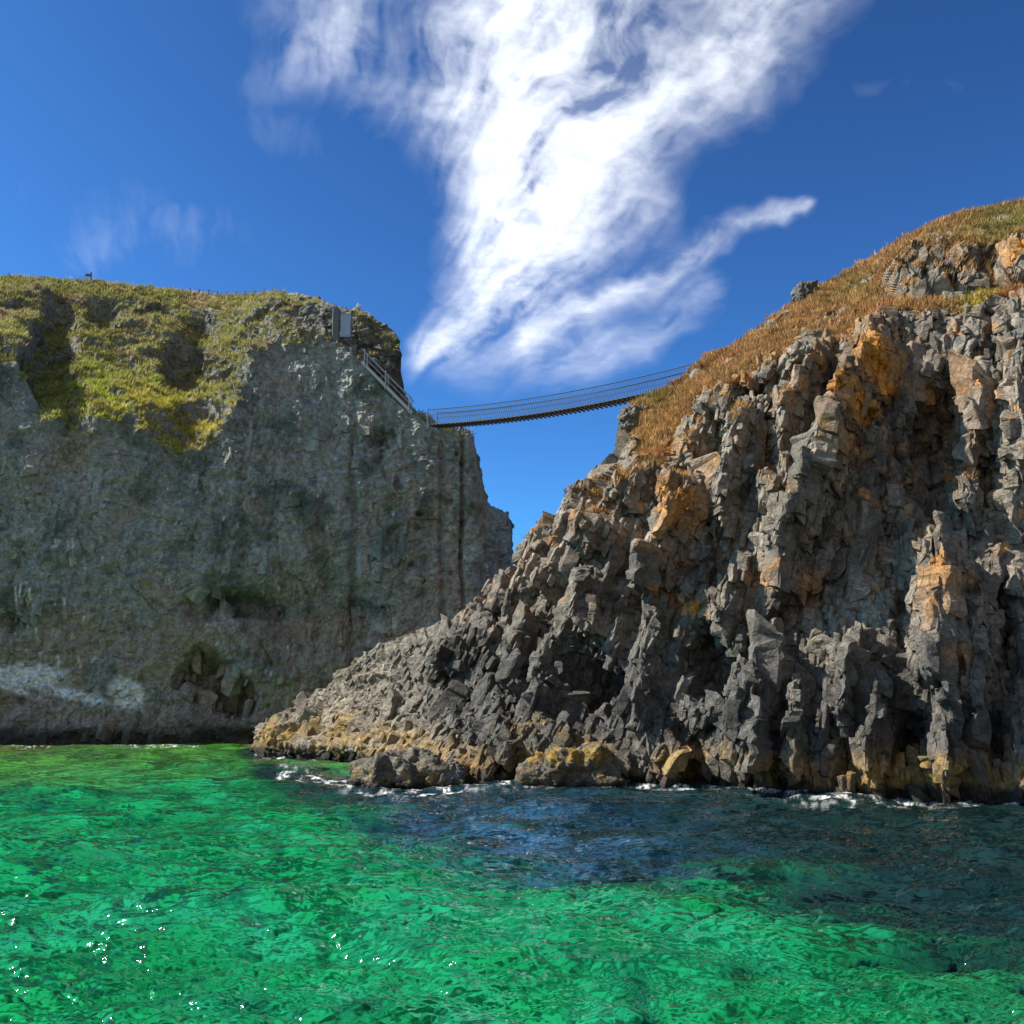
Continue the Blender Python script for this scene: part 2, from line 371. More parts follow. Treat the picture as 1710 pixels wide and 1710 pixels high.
# ------------------------------------------------------------------ the headland on the left
def hcol(px, wl, mid, rim, lo, up, sil, back):
    """one control column of the headland; each entry is (py, Y)"""
    dY = 0.007 * (max(-300, min(850, px)) - 400)
    mid, rim, lo, up, sil = [(q[0], q[1] + dY) for q in (mid, rim, lo, up, sil)]
    Yw = mid[1] - 0.6
    x0 = P(px, 1240, Yw)[0]
    c = [('w', x0, Yw - 1.0, -4.0), ('w', x0, Yw, 0.0), (px, *mid), (px, *rim), (px, *lo), (px, *up), (px, *sil)]
    s = P(px, *sil); c += [('w', s[0] * (1 + back / 120), s[1] + back, s[2] - 1.0), ('w', s[0] * 1.4, s[1] + back + 30, -4.0)]
    return c
HC = [
    hcol(-900, 1238, (900, 72), (640, 74), (600, 76), (540, 84), (470, 92), 30),
    hcol(-300, 1238, (900, 79), (610, 80), (575, 82), (525, 88), (465, 96), 30),
    hcol(-60, 1238, (900, 79.5), (590, 81), (560, 84), (520, 90), (461, 98), 30),
    hcol(30, 1238, (910, 79.5), (600, 81), (560, 85), (520, 91), (461, 99), 30),
    hcol(75, 1238, (920, 79.5), (690, 80.5), (600, 85), (530, 91), (463, 99), 30),
    hcol(110, 1238, (930, 79.5), (738, 80.5), (650, 85.5), (545, 92), (465, 100), 30),
    hcol(165, 1239, (930, 79.5), (712, 80.8), (645, 86), (545, 93), (469, 100), 30),
    hcol(220, 1240, (940, 79.5), (722, 80.8), (645, 86.5), (550, 93), (475, 100), 30),
    hcol(300, 1240, (950, 79.5), (765, 80.5), (665, 86.5), (560, 92.5), (484, 100), 30),
    hcol(350, 1241, (950, 79.5), (735, 80.5), (650, 86), (560, 91.5), (491, 99), 28),
    hcol(395, 1242, (930, 79.8), (680, 81.0), (615, 85.5), (555, 90), (494, 97), 26),
    hcol(425, 1243, (900, 80.0), (610, 82.0), (585, 84.5), (545, 88), (492, 95), 24),
    hcol(460, 1244, (880, 80.2), (556, 83.0), (545, 84), (525, 87), (487, 93), 22),
    hcol(510, 1245, (870, 80.4), (566, 82.8), (552, 83.6), (525, 86), (490, 90), 20),
    hcol(548, 1246, (860, 80.6), (570, 82.4), (560, 83.5), (530, 85), (506, 87), 16),
    hcol(575, 1246, (860, 80.7), (590, 82.0), (566, 83.4), (540, 84.4), (515, 86), 15),
    hcol(610, 1247, (860, 80.8), (614, 81.6), (609, 83.0), (560, 83.6), (522, 85), 14),
    hcol(645, 1248, (860, 80.9), (657, 81.2), (652, 82.4), (600, 83.0), (541, 84), 12),
    hcol(664, 1248, (860, 81.0), (672, 81.0), (668, 82.2), (620, 82.8), (556, 83.5), 11),
    hcol(672, 1248, (860, 81.0), (680, 80.9), (677, 82.0), (668, 82.6), (655, 83.2), 11),
    hcol(692, 1249, (865, 81.0), (693, 80.8), (691, 81.8), (689, 82.5), (686, 83.0), 10),
    hcol(730, 1250, (870, 81.0), (715, 80.6), (714, 81.3), (713, 82.0), (712, 82.6), 9),
    hcol(784, 1250, (880, 81.2), (724, 80.9), (722, 81.4), (721, 82.0), (720, 82.8), 8),
    hcol(798, 1250, (900, 81.6), (790, 81.8), (784, 82.2), (778, 82.6), (770, 83.2), 8),
    hcol(812, 1250, (950, 82.5), (846, 83.0), (845, 83.6), (844, 84.4), (843, 85.2), 8),
    hcol(846, 1250, (980, 84.5), (862, 84.5), (860, 85.0), (859, 85.8), (857, 86.6), 8),
    hcol(853, 1250, (1000, 87.0), (885, 88.0), (884, 89.0), (883, 90.0), (882, 92.0), 8),
    hcol(850, 1246, (1000, 96.0), (885, 99.0), (884, 101.0), (883, 103.0), (882, 106.0), 12),
]
G, PX, PY, uu, vv = net(HC, [6, 130, 130, 60, 80, 80, 10, 4], 1.9, 5)
v = vv[None, :] + 0 * uu[:, None]; u = uu[:, None] + 0 * vv[None, :]
N0 = grid_normals(blur(G.copy(), 12)); N0 *= np.sign((N0 * (G - np.array([0, 0, H]))).sum(-1, keepdims=True)) * -1
X, Y, Z = [G[..., i].astype(f32) for i in range(3)]
t = Z + 0.55 * Y
visible = sstep(0.2, 1.0, v) * (1 - sstep(6.2, 7.0, v))
right_end = sstep(560, 640, PX)
rag = 0.16 * fbm(X * 0.5, Y * 0.3, Z * 0.5, o=4)
grassy = sstep(2.95, 3.12, v + rag) * (1 - sstep(500, 560, PX) * (1 - 0.0))
face = 1 - sstep(2.85, 3.05, v) * (1 - sstep(520, 600, PX))
D = np.zeros_like(X)
# the face: flutes, lumps, sloping beds, pits
wx = X + 1.6 * fbm(X * 0.12, Z * 0.12, o=3); wz = Z + 1.2 * fbm(X * 0.13 + 40, Z * 0.13, o=3)
flut = fbm(wx * 0.42, wz * 0.10, o=5)
lump = fbm(wx * 0.22 + 9, wz * 0.22, o=5)
beds = np.sin((wz * 1.0 + wx * 0.28) * 3.1 + 2 * lump) * sstep(1020, 1060, PY) * gauss(PX, PY, 540, 1080, 240, 70)
bl, hb, ed = blocks(wx, wz, 3.2, 4.5, 0.45, 0.12, -0.03, 0.10, 31)
bl2, hb2, ed2 = blocks(wx + 3, wz, 1.1, 1.3, 0.14, 0.12, 0.0, 0.05, 32)
Df = 0.42 * flut + 0.55 * lump + 0.18 * beds + 0.35 * bl + 0.45 * bl2 + 0.10 * fbm(X * 1.9, Z * 1.7, o=4)
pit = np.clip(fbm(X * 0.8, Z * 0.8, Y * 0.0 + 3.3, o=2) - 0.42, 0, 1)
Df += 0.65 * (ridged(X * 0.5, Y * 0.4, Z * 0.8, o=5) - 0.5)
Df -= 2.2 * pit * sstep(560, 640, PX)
D += Df * face
# caves and hollows at the foot
cjx = 30 * fbm(X * 0.28, Z * 0.28, o=5); cjy = 26 * fbm(X * 0.28 + 7, Z * 0.28, o=5)
cav = np.maximum(plat(PX + cjx, PY + cjy, 345, 1132, 52, 44, 0.25, 0.2), plat(PX + cjx, PY + cjy, 392, 1158, 48, 36, 0.3, 0.2))
D -= cav * (3.2 + 1.6 * fbm(X * 0.7, Z * 0.7 + 3, o=4))
D -= 2.6 * plat(PX + cjx, PY + cjy, 400, 1012, 74, 26, 0.1, 0.6)
D -= 1.3 * plat(PX, PY, 15, 1034, 14, 9, 0, 0.4)
D -= 1.6 * plat(PX, PY, 520, 1020, 90, 60, 0, 0.8) 
D += 0.5 * sstep(1185, 1215, PY) * (0.6 + 0.8 * fbm(X * 0.3, Z * 0.3 + 8, o=3))
# right-hand buttress: upright joints
for (jx, w, dp) in ((772, 3.5, 0.7), (738, 5, 0.45), (808, 3, 0.6), (590, 6, 0.6)):
    D -= dp * np.exp(-((PX - jx - 6 * pn(Z * 0.25, jx * 0.1)) / w) ** 2) * sstep(640, 700, PY) * face
# shaded hollows in the slope above
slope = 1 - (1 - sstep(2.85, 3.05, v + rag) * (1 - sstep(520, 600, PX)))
oc, ho, eo = blocks(X + 1.2 * fbm(X * 0.2, Y * 0.2), t + fbm(X * 0.2 + 7, t * 0.2), 3.4, 2.6, 0.75, 0.25, 0.05, 0.08, 33)
ocm = sstep(-0.10, 0.30, fbm(X * 0.09 + 3, t * 0.10, o=3) + 0.35 * gauss(PX, PY, 270, 560, 160, 70) - 0.9 * gauss(PX, PY, 230, 680, 140, 45) - 0.5 * sstep(500, 470, PY))
Du = 1.0 * fbm(X * 0.16, t * 0.2, o=4) + oc * ocm
F1, F2, lx, ly, h = voronoi(X / 0.85 + 0.3 * fbm(X, t, o=2), t / 0.7, 34)
tuss = np.clip(0.62 - F1, 0, 1) * (0.6 + 0.9 * rnd(h, 1))
Du += 0.55 * tuss * (1 - sstep(480, 464, PY) * 0.6)
Du -= 3.2 * plat(PX, PY, 306, 606, 34, 42, 0.1, 0.45)
Du -= 2.6 * plat(PX, PY, 78, 600, 34, 90, 0.25, 0.5)
Du -= 1.7 * plat(PX, PY, 168, 524, 30, 22, 0.3, 0.6)
Du -= 1.8 * plat(PX, PY, 330, 548, 26, 26, 0.3, 0.6)
Du -= 1.5 * plat(PX, PY, 330, 700, 40, 18, -0.2, 0.6)
Du += 1.2 * plat(PX, PY, 225, 690, 110, 30, 0.05, 0.7)
D += Du * slope * (1 - 0.55 * sstep(5.5, 6.0, v))
# layered crag above the bridge landing
crag = sstep(440, 520, PX) * (1 - sstep(676, 700, PX)) * sstep(3.0, 3.3, v)
lay = np.abs(((t * 1.5 + 0.5 * X * 0.2 + fbm(X * 0.3, t * 0.3, o=3)) % 1.0) - 0.5) * 2
D += crag * (0.30 * lay - 0.15 + 0.45 * blocks(X, t, 1.6, 1.0, 0.5, 0.2, 0.05, 0.05, 35)[0])
D *= visible
D *= 1 - 0.7 * sstep(600, 620, PX) * sstep(2.85, 3.0, v) * (1 - sstep(4.0, 4.2, v))   # keep the walkway clear
D = np.where(v > 5.6, D * 0.6, D)
G = G + N0 * D[..., None]
HN = grid_normals(blur(G.copy(), 1)); HN *= np.where(HN[..., 2:3] < -0.9, -1, 1)
HN *= np.sign((HN * N0).sum(-1, keepdims=True) + 1e-6)
nz = HN[..., 2]
X, Y, Z = [G[..., i].astype(f32) for i in range(3)]
# colour of the stone and turf
A = np.zeros(X.shape + (3,), f32) + np.array([0.31, 0.325, 0.30], f32)
m1 = fbm(X * 0.25, Z * 0.25, Y * 0.25, o=5); m2 = fbm(X * 0.7 + 30, Z * 0.5, Y * 0.5, o=5); vs = fbm(X * 0.9 + 11, Z * 0.12, Y * 0.4, o=5)
A = mixc(A, (0.12, 0.15, 0.125), sstep(-0.05, 0.5, m1 + 0.4 * m2))
A = mixc(A, (0.42, 0.41, 0.39), sstep(0.1, 0.7, vs) * 0.8)
A = mixc(A, (0.38, 0.31, 0.25), sstep(0.0, 0.6, fbm(X * 0.18 + 70, Z * 0.2, o=4) + 0.5 * sstep(960, 1080, PY)) * 0.75)
A = mixc(A, (0.36, 0.28, 0.21), gauss(PX, PY, 555, 1050, 60, 45) * sstep(-0.3, 0.5, vs) * 0.7)
A = mixc(A, (0.40, 0.35, 0.30), sstep(620, 700, PX) * (1 - sstep(1000, 1080, PY)) * sstep(700, 800, PY) * sstep(-0.4, 0.5, vs) * 0.8)
A = mixc(A, (0.15, 0.115, 0.095), sstep(0.35, 0.7, fbm(X * 1.1 + 50, Z * 0.14, o=4)) * sstep(640, 740, PY) * 0.6)
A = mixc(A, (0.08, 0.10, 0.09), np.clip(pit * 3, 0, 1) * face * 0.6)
# droppings: pale patch and streaks below the ledges
gp = np.maximum.reduce([plat(PX, PY, 45, 1128, 66, 22, 0.05, 0.3), plat(PX, PY, 118, 1160, 70, 9, 0.25, 0.6), plat(PX, PY, 212, 1158, 30, 26, 0.5, 0.3), plat(PX, PY, 20, 1150, 60, 4, 0.3, 0.6)])
A = mixc(A, (0.84, 0.88, 0.95), gp * sstep(-0.22, 0.06, fbm(X * 1.1, Z * 1.6, o=6, gain=0.65) + 0.08))
rs_ = np.random.RandomState(4)
stre = [(x, y, l) for x, y, l in ((94, 902, 26), (100, 904, 22), (115, 906, 18), (122, 900, 22), (118, 934, 14), (140, 940, 20), (28, 980, 44), (36, 975, 40), (46, 972, 44), (52, 985, 30), (109, 1000, 18), (45, 1038, 16), (60, 1050, 26), (88, 1052, 22), (97, 1054, 14), (65, 1090, 34), (97, 1095, 36), (130, 1096, 14), (153, 1098, 12), (24, 1058, 8), (120, 1060, 16), (58, 1015, 10), (140, 1030, 8))]
for x, y, l in stre:
    k = np.exp(-((PX - x - 0.4 * np.sin(PY * 0.2)) / 2.0) ** 2) * sstep(y - 3, y, PY) * (1 - sstep(y + l * 0.4, y + l, PY))
    A = mixc(A, (0.88, 0.88, 0.86), np.clip(k, 0, 1) * 0.85)
for _ in range(90):
    x, y = rs_.uniform(0, 840), rs_.uniform(700, 1150)
    A = mixc(A, (0.80, 0.80, 0.78), np.clip(gauss(PX, PY, x, y, 1.8, rs_.uniform(1.8, 5)), 0, 1) * 0.8)
# tide mark
A = mixc(A, (0.06, 0.055, 0.04), (1 - sstep(0.6, 1.6, Z + 0.5 * m2)))
A = mixc(A, (0.17, 0.145, 0.115), gauss(PX, PY, 330, 1215, 140, 14) * sstep(0, 0.5, m2))
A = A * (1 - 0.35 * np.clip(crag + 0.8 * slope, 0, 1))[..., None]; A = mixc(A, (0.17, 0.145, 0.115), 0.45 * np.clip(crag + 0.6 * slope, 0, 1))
# turf: straw, olive and bright green
gm = sstep(0.30, 0.52, nz + 0.22 * m2) * np.maximum(slope, 0.0) * (1 - 0.85 * crag * sstep(0.1, -0.2, m1 - 0.3))
gm = np.maximum(gm, sstep(0.55, 0.75, nz + 0.1 * m2) * sstep(560, 620, PX) * (PX < 800) * 0.7 * sstep(2.9, 3.05, v))
gm *= 1 - 0.8 * sstep(0.25, 0.5, fbm(X * 0.5 + 90, t * 0.6, o=3)) * gauss(PX, PY, 290, 555, 170, 60)
gm = np.where(v > 5.7, np.maximum(gm, 0.9 * (PX < 470)), gm)
gc = np.zeros_like(A) + np.array([0.285, 0.27, 0.09], f32)
gc = mixc(gc, (0.33, 0.25, 0.14), sstep(-0.1, 0.5, fbm(X * 0.3 + 21, t * 0.3, o=4)))
gc = mixc(gc, (0.22, 0.22, 0.075), sstep(0.05, 0.5, fbm(X * 0.35 + 5, t * 0.4, o=4)) * 0.8)
gc = mixc(gc, (0.33, 0.42, 0.05), np.clip(1.3 * plat(PX, PY, 215, 665, 110, 50, 0.1, 0.8) * sstep(-0.3, 0.4, fbm(X * 0.5, t * 0.5, o=4)), 0, 1) * 0.8)
gc = mixc(gc, (0.46, 0.37, 0.065), gauss(PX, PY, 280, 700, 130, 45) * 0.6)
gc = gc * (0.85 + 0.65 * rnd(h, 6))[..., None]
A = mixc(A, (0.33, 0.31, 0.28), sstep(0.35, 0.55, fbm(X * 1.4, t * 1.8, o=3)) * slope * 0.6 * (1 - gm))
A = A * (1 - gm[..., None]) + gc * gm[..., None]
A = np.clip(A * (1 + 0.25 * fbm(X * 2.3, Z * 2.3, Y * 2.3, o=3))[..., None], 0.01, 0.9)
CTX = (G, N0, PX, A, colour_lookup(G, A))
fw = face * (v > 0.9) * (PX > -60) * (PX < 690) * (v < 2.8) * (0.15 + sstep(0.0, 0.4, fbm(X * 0.15 + 60, Z * 0.2, o=3)))
cw_ = crag * (1 - gm) * (v < 5.2) * (PX < 650)
parts = [rock_blocks(CTX, fw, 420, (0.7, 2.4), (0.8, 3.0), 5, 71, (-0.50, -0.36), 6, leanf=0.2), rock_blocks(CTX, fw, 900, (0.3, 0.9), (0.25, 1.2), 4, 72, (-0.48, -0.28), 4, leanf=0.2),
         rock_blocks(CTX, cw_, 220, (0.5, 1.4), (0.3, 0.9), 5, 73, (-0.42, -0.12), 5, leanf=0.2), rock_blocks(CTX, (1 - gm) * slope * (v < 5.7) * (PX > -60) * (PX < 520), 500, (0.3, 1.0), (0.25, 0.7), 5, 74, (-0.42, -0.15), 4, leanf=0.2)]
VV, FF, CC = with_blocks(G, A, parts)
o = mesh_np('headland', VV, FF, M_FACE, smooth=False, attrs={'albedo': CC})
tag(o, 'tall shaded grey headland with a grassy hollow along its top, left of the bridge', None, 'structure')
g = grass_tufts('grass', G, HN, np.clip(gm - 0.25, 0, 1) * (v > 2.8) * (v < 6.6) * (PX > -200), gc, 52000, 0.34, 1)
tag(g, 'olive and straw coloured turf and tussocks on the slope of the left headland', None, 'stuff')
HEAD = (G, PX, PY, v)

# ------------------------------------------------------------------ the island cliff on the right
def icol(px, wl, a, b, c, rim, led, top, *more):
    crag = more[0] if isinstance(more[1], tuple) else None
    sil, back, drop = more[-3:]
    Yw = YW(wl); w = P(px, wl, Yw)
    s = P(px, *sil)
    return [('w', w[0], Yw - 1.2, -4.0), (px, wl, Yw), (px, *a), (px, *b), (px, *c), (px, *rim), (px, *led), (px, *top),
            (px, *crag) if crag else ('w', *(0.5 * (P(px, *top) + s))), (px, *sil),
            ('w', s[0] * (1 + back * 0.35 / s[1]) + 0.4, s[1] + back * 0.35, s[2] - drop), ('w', s[0] + back * 0.9 + 1.0, s[1] + back + 4, -4.0)]
IC = [
    icol(418, 1254, (1253, 66.6), (1252.5, 67), (1252, 67.3), (1251.5, 67.6), (1251, 67.9), (1250.6, 68), (1250, 68.2), 2, 0.1),
    icol(450, 1258, (1248, 64.5), (1240, 65.5), (1234, 66), (1228, 66.4), (1223, 66.7), (1219, 67), (1215, 67.3), 4, 0.3),
    icol(490, 1262, (1245, 62.5), (1230, 63.8), (1215, 64.6), (1204, 65.2), (1196, 65.6), (1190, 66), (1184, 66.4), 5, 0.5),
    icol(550, 1267, (1245, 59.8), (1222, 61.4), (1200, 62.6), (1180, 63.4), (1165, 64), (1155, 64.6), (1146, 65.2), 6, 0.6),
    icol(597, 1272, (1245, 57.8), (1215, 59.6), (1185, 61), (1155, 62), (1132, 62.8), (1115, 63.4), (1102, 64), 7, 0.7),
    icol(640, 1280, (1250, 55.5), (1215, 57.6), (1175, 59.2), (1140, 60.4), (1112, 61.4), (1092, 62.3), (1074, 63), 8, 0.8),
    icol(700, 1296, (1262, 50), (1220, 53.5), (1170, 56.5), (1125, 58.8), (1092, 60.2), (1070, 61.2), (1050, 62), 9, 0.9),
    icol(765, 1312, (1272, 45.5), (1222, 49.5), (1165, 53.5), (1115, 56.5), (1078, 58.6), (1055, 60.2), (1035, 61), 9, 0.8),
    icol(805, 1312, (1272, 45), (1220, 48.5), (1155, 52.5), (1098, 55.8), (1056, 58), (1030, 59.6), (1008, 60.5), 9, 0.8),
    icol(852, 1310, (1265, 45), (1210, 47.8), (1140, 51.5), (1070, 55), (1020, 57.4), (985, 59.2), (960, 60), 9, 0.8),
    icol(900, 1310, (1262, 45), (1205, 47.4), (1120, 51), (1040, 54.6), (980, 57), (940, 58.8), (912, 60), 9, 0.8),
    icol(945, 1309, (1258, 45), (1200, 47), (1105, 50.6), (1010, 54.4), (935, 57), (885, 58.8), (850, 60), 9, 0.8),
    icol(985, 1308, (1255, 44.8), (1190, 46.6), (1085, 50), (975, 54), (885, 57), (825, 58.8), (785, 60), 10, 0.9),
    icol(1030, 1310, (1250, 44), (1170, 45.6), (1050, 48.6), (930, 52), (850, 55), (795, 57.5), (756, 60), 10, 1.2),
    icol(1046, 1311, (1250, 43.8), (1160, 45.4), (1040, 48), (910, 51), (825, 54), (755, 57), (700, 60.5), 10, 1.6),
    icol(1062, 1312, (1250, 43.6), (1150, 45.2), (1020, 47.6), (890, 50.2), (790, 53), (730, 57), (672, 61.5), 10, 1.8),
    icol(1100, 1313, (1250, 43.2), (1140, 44.8), (1000, 46.8), (850, 48.8), (745, 50.5), (700, 56), (652, 62), 10, 2.0),
    icol(1140, 1314, (1250, 42.8), (1130, 44.3), (980, 46), (820, 47.8), (700, 49.5), (670, 56), (632, 62.5), 11, 2.0),
    icol(1175, 1316, (1250, 42.4), (1130, 43.8), (970, 45.4), (800, 47.2), (660, 49), (638, 56), (606, 63), 12, 1.8),
    icol(1250, 1320, (1250, 41.6), (1125, 43), (960, 44.6), (780, 46.4), (618, 48.6), (594, 56), (560, 63.5), 14, 1.0),
    icol(1315, 1326, (1250, 40.8), (1120, 42.4), (950, 44.2), (770, 46), (604, 48.4), (568, 56), (521, 64), 16, 0.5),
    icol(1345, 1329, (1250, 40.4), (1120, 42), (945, 44), (765, 45.8), (598, 48.2), (558, 56), (492, 64.2), 16, 0.3),
    icol(1400, 1331, (1250, 40), (1115, 41.6), (940, 43.6), (750, 45.4), (568, 48), (530, 56), (465, 64), 18, 0.2),
    icol(1470, 1333, (1250, 39.6), (1110, 41.2), (930, 43.2), (730, 45), (532, 47.6), (500, 54), (421, 63.5), 20, 0.0),
    icol(1500, 1334, (1250, 39.4), (1110, 41), (925, 43), (720, 44.8), (520, 47.4), (506, 49.6), (430, 51.6), (404, 62.5), 20, 0.0),
    icol(1560, 1335, (1250, 39), (1110, 40.8), (920, 42.8), (715, 44.6), (514, 47), (500, 49.2), (404, 51.4), (370, 62), 20, 0.0),
    icol(1630, 1336, (1250, 38.6), (1110, 40.5), (920, 42.6), (710, 44.4), (506, 46.8), (492, 48.8), (400, 51.0), (350, 61.5), 20, 0.0),
    icol(1700, 1338, (1255, 38.4), (1110, 40.4), (920, 42.6), (700, 44.4), (498, 46.6), (484, 48.6), (398, 50.8), (338, 61), 20, 0.0),
    icol(1800, 1338, (1255, 38.8), (1110, 40.8), (920, 42.9), (690, 44.8), (490, 47), (476, 49), (392, 51.2), (325, 60), 20, 0.0),
    icol(2100, 1336, (1255, 40.5), (1110, 42.5), (920, 44.5), (690, 46.5), (490, 49), (476, 51), (400, 53), (320, 60), 20, 0.0),
    icol(2500, 1330, (1255, 44), (1110, 46), (920, 48), (700, 50), (560, 52), (500, 55), (420, 60), 20, 0.0),
]
# columns in the upper crag stand in a low wall below the skyline (row 'top' to 'sil')
G, PX, PY, uu, vv = net(IC, [6, 55, 95, 110, 120, 110, 30, 75, 50, 8, 4], 1.7, 4)
v = vv[None, :] + 0 * uu[:, None]
N0 = grid_normals(blur(G.copy(), 14)); N0 *= np.sign((N0 * (G - np.array([0, 0, H]))).sum(-1, keepdims=True)) * -1
N0 = N0 + np.array([-0.25, 0, 0]); N0[..., 2] *= 0.6; N0 /= np.linalg.norm(N0, axis=-1, keepdims=True)
X, Y, Z = [G[..., i].astype(f32) for i in range(3)]
t = Z + 0.35 * Y
vis = sstep(0.1, 0.9, v) * (1 - sstep(9.0, 10.0, v))
prom = 1 - sstep(610, 780, PX + 0.35 * (1150 - PY))               # the low promontory
grassz = sstep(6.05, 6.25, v) * sstep(1040, 1070, PX)
rockz = 1 - grassz * 0.8
# ribs: (points top to foot, height, width of lit flank, width of dark flank) seen from the water
ribs = [
    ([(1478, 590), (1440, 690), (1400, 780), (1360, 870), (1330, 960)], 2.6, 60, 10),
    ([(1372, 600), (1345, 690), (1330, 780), (1345, 840)], 1.4, 70, 10),
    ([(1170, 690), (1130, 760), (1096, 830), (1060, 900)], 1.2, 50, 8),
    ([(1080, 870), (1064, 930), (1050, 1010), (1046, 1080)], 2.2, 50, 8),
    ([(1185, 810), (1175, 880), (1150, 960), (1120, 1010)], 1.7, 60, 9),
    ([(1255, 700), (1240, 790), (1225, 900)], 1.0, 50, 9),
    ([(930, 1060), (905, 1130), (890, 1190)], 1.3, 40, 7),
    ([(1000, 1075), (965, 1140), (925, 1215)], 1.5, 40, 7),
    ([(1130, 1020), (1110, 1120), (1100, 1230)], 1.0, 50, 8),
    ([(1570, 900), (1580, 1000), (1572, 1070), (1565, 1160)], 1.7, 70, 8),
    ([(1290, 1090), (1287, 1180), (1288, 1290)], 1.8, 46, 5),
    ([(1440, 1090), (1430, 1170), (1400, 1240)], 1.4, 44, 6),
    ([(1480, 1150), (1470, 1210), (1458, 1262)], 1.0, 30, 6),
    ([(1340, 1130), (1345, 1220), (1340, 1300)], 0.9, 30, 6),
    ([(1600, 1180), (1592, 1240), (1585, 1310)], 1.2, 46, 6),
    ([(1640, 640), (1620, 760), (1625, 860)], 1.2, 60, 9),
    ([(1700, 560), (1690, 680), (1700, 800)], 1.2, 50, 9),
    ([(860, 990), (840, 1040), (800, 1090), (760, 1140)], 0.9, 40, 8),
    ([(960, 880), (925, 960), (880, 1030), (830, 1100)], 1.2, 50, 8),
    ([(1015, 810), (1000, 880), (970, 960), (930, 1010)], 1.3, 46, 8),
    ([(1250, 960), (1235, 1040), (1225, 1090)], 0.9, 40, 7),
    ([(1660, 1020), (1650, 1100), (1645, 1190)], 0.9, 40, 7),
]
jx = 9 * fbm(X * 0.5, Z * 0.5, o=3); jy = 9 * fbm(X * 0.5 + 20, Z * 0.5, o=3)
R = np.zeros_like(X); litrib = np.zeros_like(X)
for pts, hgt, wl_, wr_ in ribs:
    d, s_, al = polydist(PX + jx, PY + jy, pts)
    d = d * np.where(s_ > 0, -1, 1)           # + lies to the right in the photo
    prof = np.where(d < 0, np.clip(1 + d / wl_, 0, 1), np.clip(1 - d / wr_, 0, 1))
    far = polydist(PX, PY, pts)[0]
    prof = prof * sstep(0, 0.12, al + 0.06) * sstep(1.0, 0.85, al - 0.05)
    R = np.maximum(R, 1.4 * hgt * prof); litrib = np.maximum(litrib, prof)
rec = [(1165, 745, 62, 70, -0.5, 1.6), (1355, 740, 34, 90, 0.2, 1.2), (1560, 740, 60, 110, 0.1, 2.0), (1085, 950, 24, 70, 0.15, 1.4),
       (1000, 1160, 36, 62, 0.2, 2.4), (1195, 1110, 50, 66, 0.1, 1.8), (1318, 1225, 15, 60, 0, 1.4), (1508, 1215, 36, 54, 0.05, 1.6),
       (1400, 1205, 14, 40, 0.1, 1.0), (1670, 1130, 36, 160, 0.0, 1.6), (1650, 800, 36, 60, 0, 1.2), (1560, 850, 30, 50, 0.1, 0.8),
       (1075, 700, 20, 14, 0, 0.8), (1290, 640, 70, 20, -0.3, 1.2), (900, 1285, 90, 14, 0.0, 1.4), (870, 1050, 30, 40, -0.6, 0.8),
       (1160, 1290, 20, 24, 0, 0.9), (1400, 1290, 24, 20, 0, 0.9)]
for cx, cy, rx, ry, an, dp in rec:
    R -= 1.25 * dp * plat(PX + jx * 1.3, PY + jy * 1.3, cx, cy, rx, ry, an, 0.25)
R += 1.0 * plat(PX, PY, 930, 1256, 100, 16, 0.05, 0.4)
# jointed basalt
ws = X + 0.7 * fbm(X * 0.16, t * 0.12, o=2); wt = t + 0.7 * fbm(X * 0.16 + 13, t * 0.16, o=2)
tilt_ = 0.16 - 0.30 * sstep(1100, 900, PX)
shear = ws - tilt_ * wt
b1, h1, e1 = blocks(shear, wt, 2.4, 6.0, 0.80, 0.14, 0.42, 0.22, 41)
b2, h2, e2 = blocks(shear + 3.1, wt + 1.7, 1.15, 2.1, 0.42, 0.30, 0.45, 0.12, 42)
b3, h3, e3 = blocks(ws, wt, 0.52, 0.70, 0.15, 0.42, 0.30, 0.06, 43)
b4, h4, e4 = blocks(ws + 9, wt, 0.25, 0.28, 0.05, 0.35, 0.12, 0.02, 44)
var = sstep(-0.4, 0.5, fbm(X * 0.16 + 4, t * 0.16, o=2))
Dcl = b1 * 0.7 + b2 * 0.25 + 0.25 * fbm(X * 0.8, Y * 0.8, Z * 0.8, o=4)
Dpr = 0.9 * fbm(X * 0.25, Y * 0.25, Z * 0.3, o=5) + 1.0 * (ridged(X * 0.45, Y * 0.45, Z * 0.5, o=4) - 0.5) - 0.6 * np.clip(fbm(X * 1.1, Y * 1.1, Z * 1.1, o=3) - 0.2, 0, 1)
Drock = R + Dcl * (1 - prom) + Dpr * prom + 0.10 * fbm(X * 1.5, Z * 1.5, Y * 1.5, o=4)
F1, F2, lx, ly, hg = voronoi(X / 0.6 + 0.3 * fbm(X, t, o=2), t / 0.5, 46)
tuss = np.clip(0.62 - F1, 0, 1) * (0.5 + 1.0 * rnd(hg, 1))
ocr = sstep(0.12, 0.4, fbm(X * 0.28 + 31, t * 0.35, o=3) + 0.25 * gauss(PX, PY, 1380, 520, 90, 40))
Dg = 0.5 * fbm(X * 0.25, t * 0.35, o=4) + 0.30 * tuss + ocr * (0.5 * b2 + 0.6 * b3 + 0.2)
wall = gauss(PX, PY, 1600, 440, 110, 44)
D = (Drock * rockz + Dg * (1 - rockz)) * vis
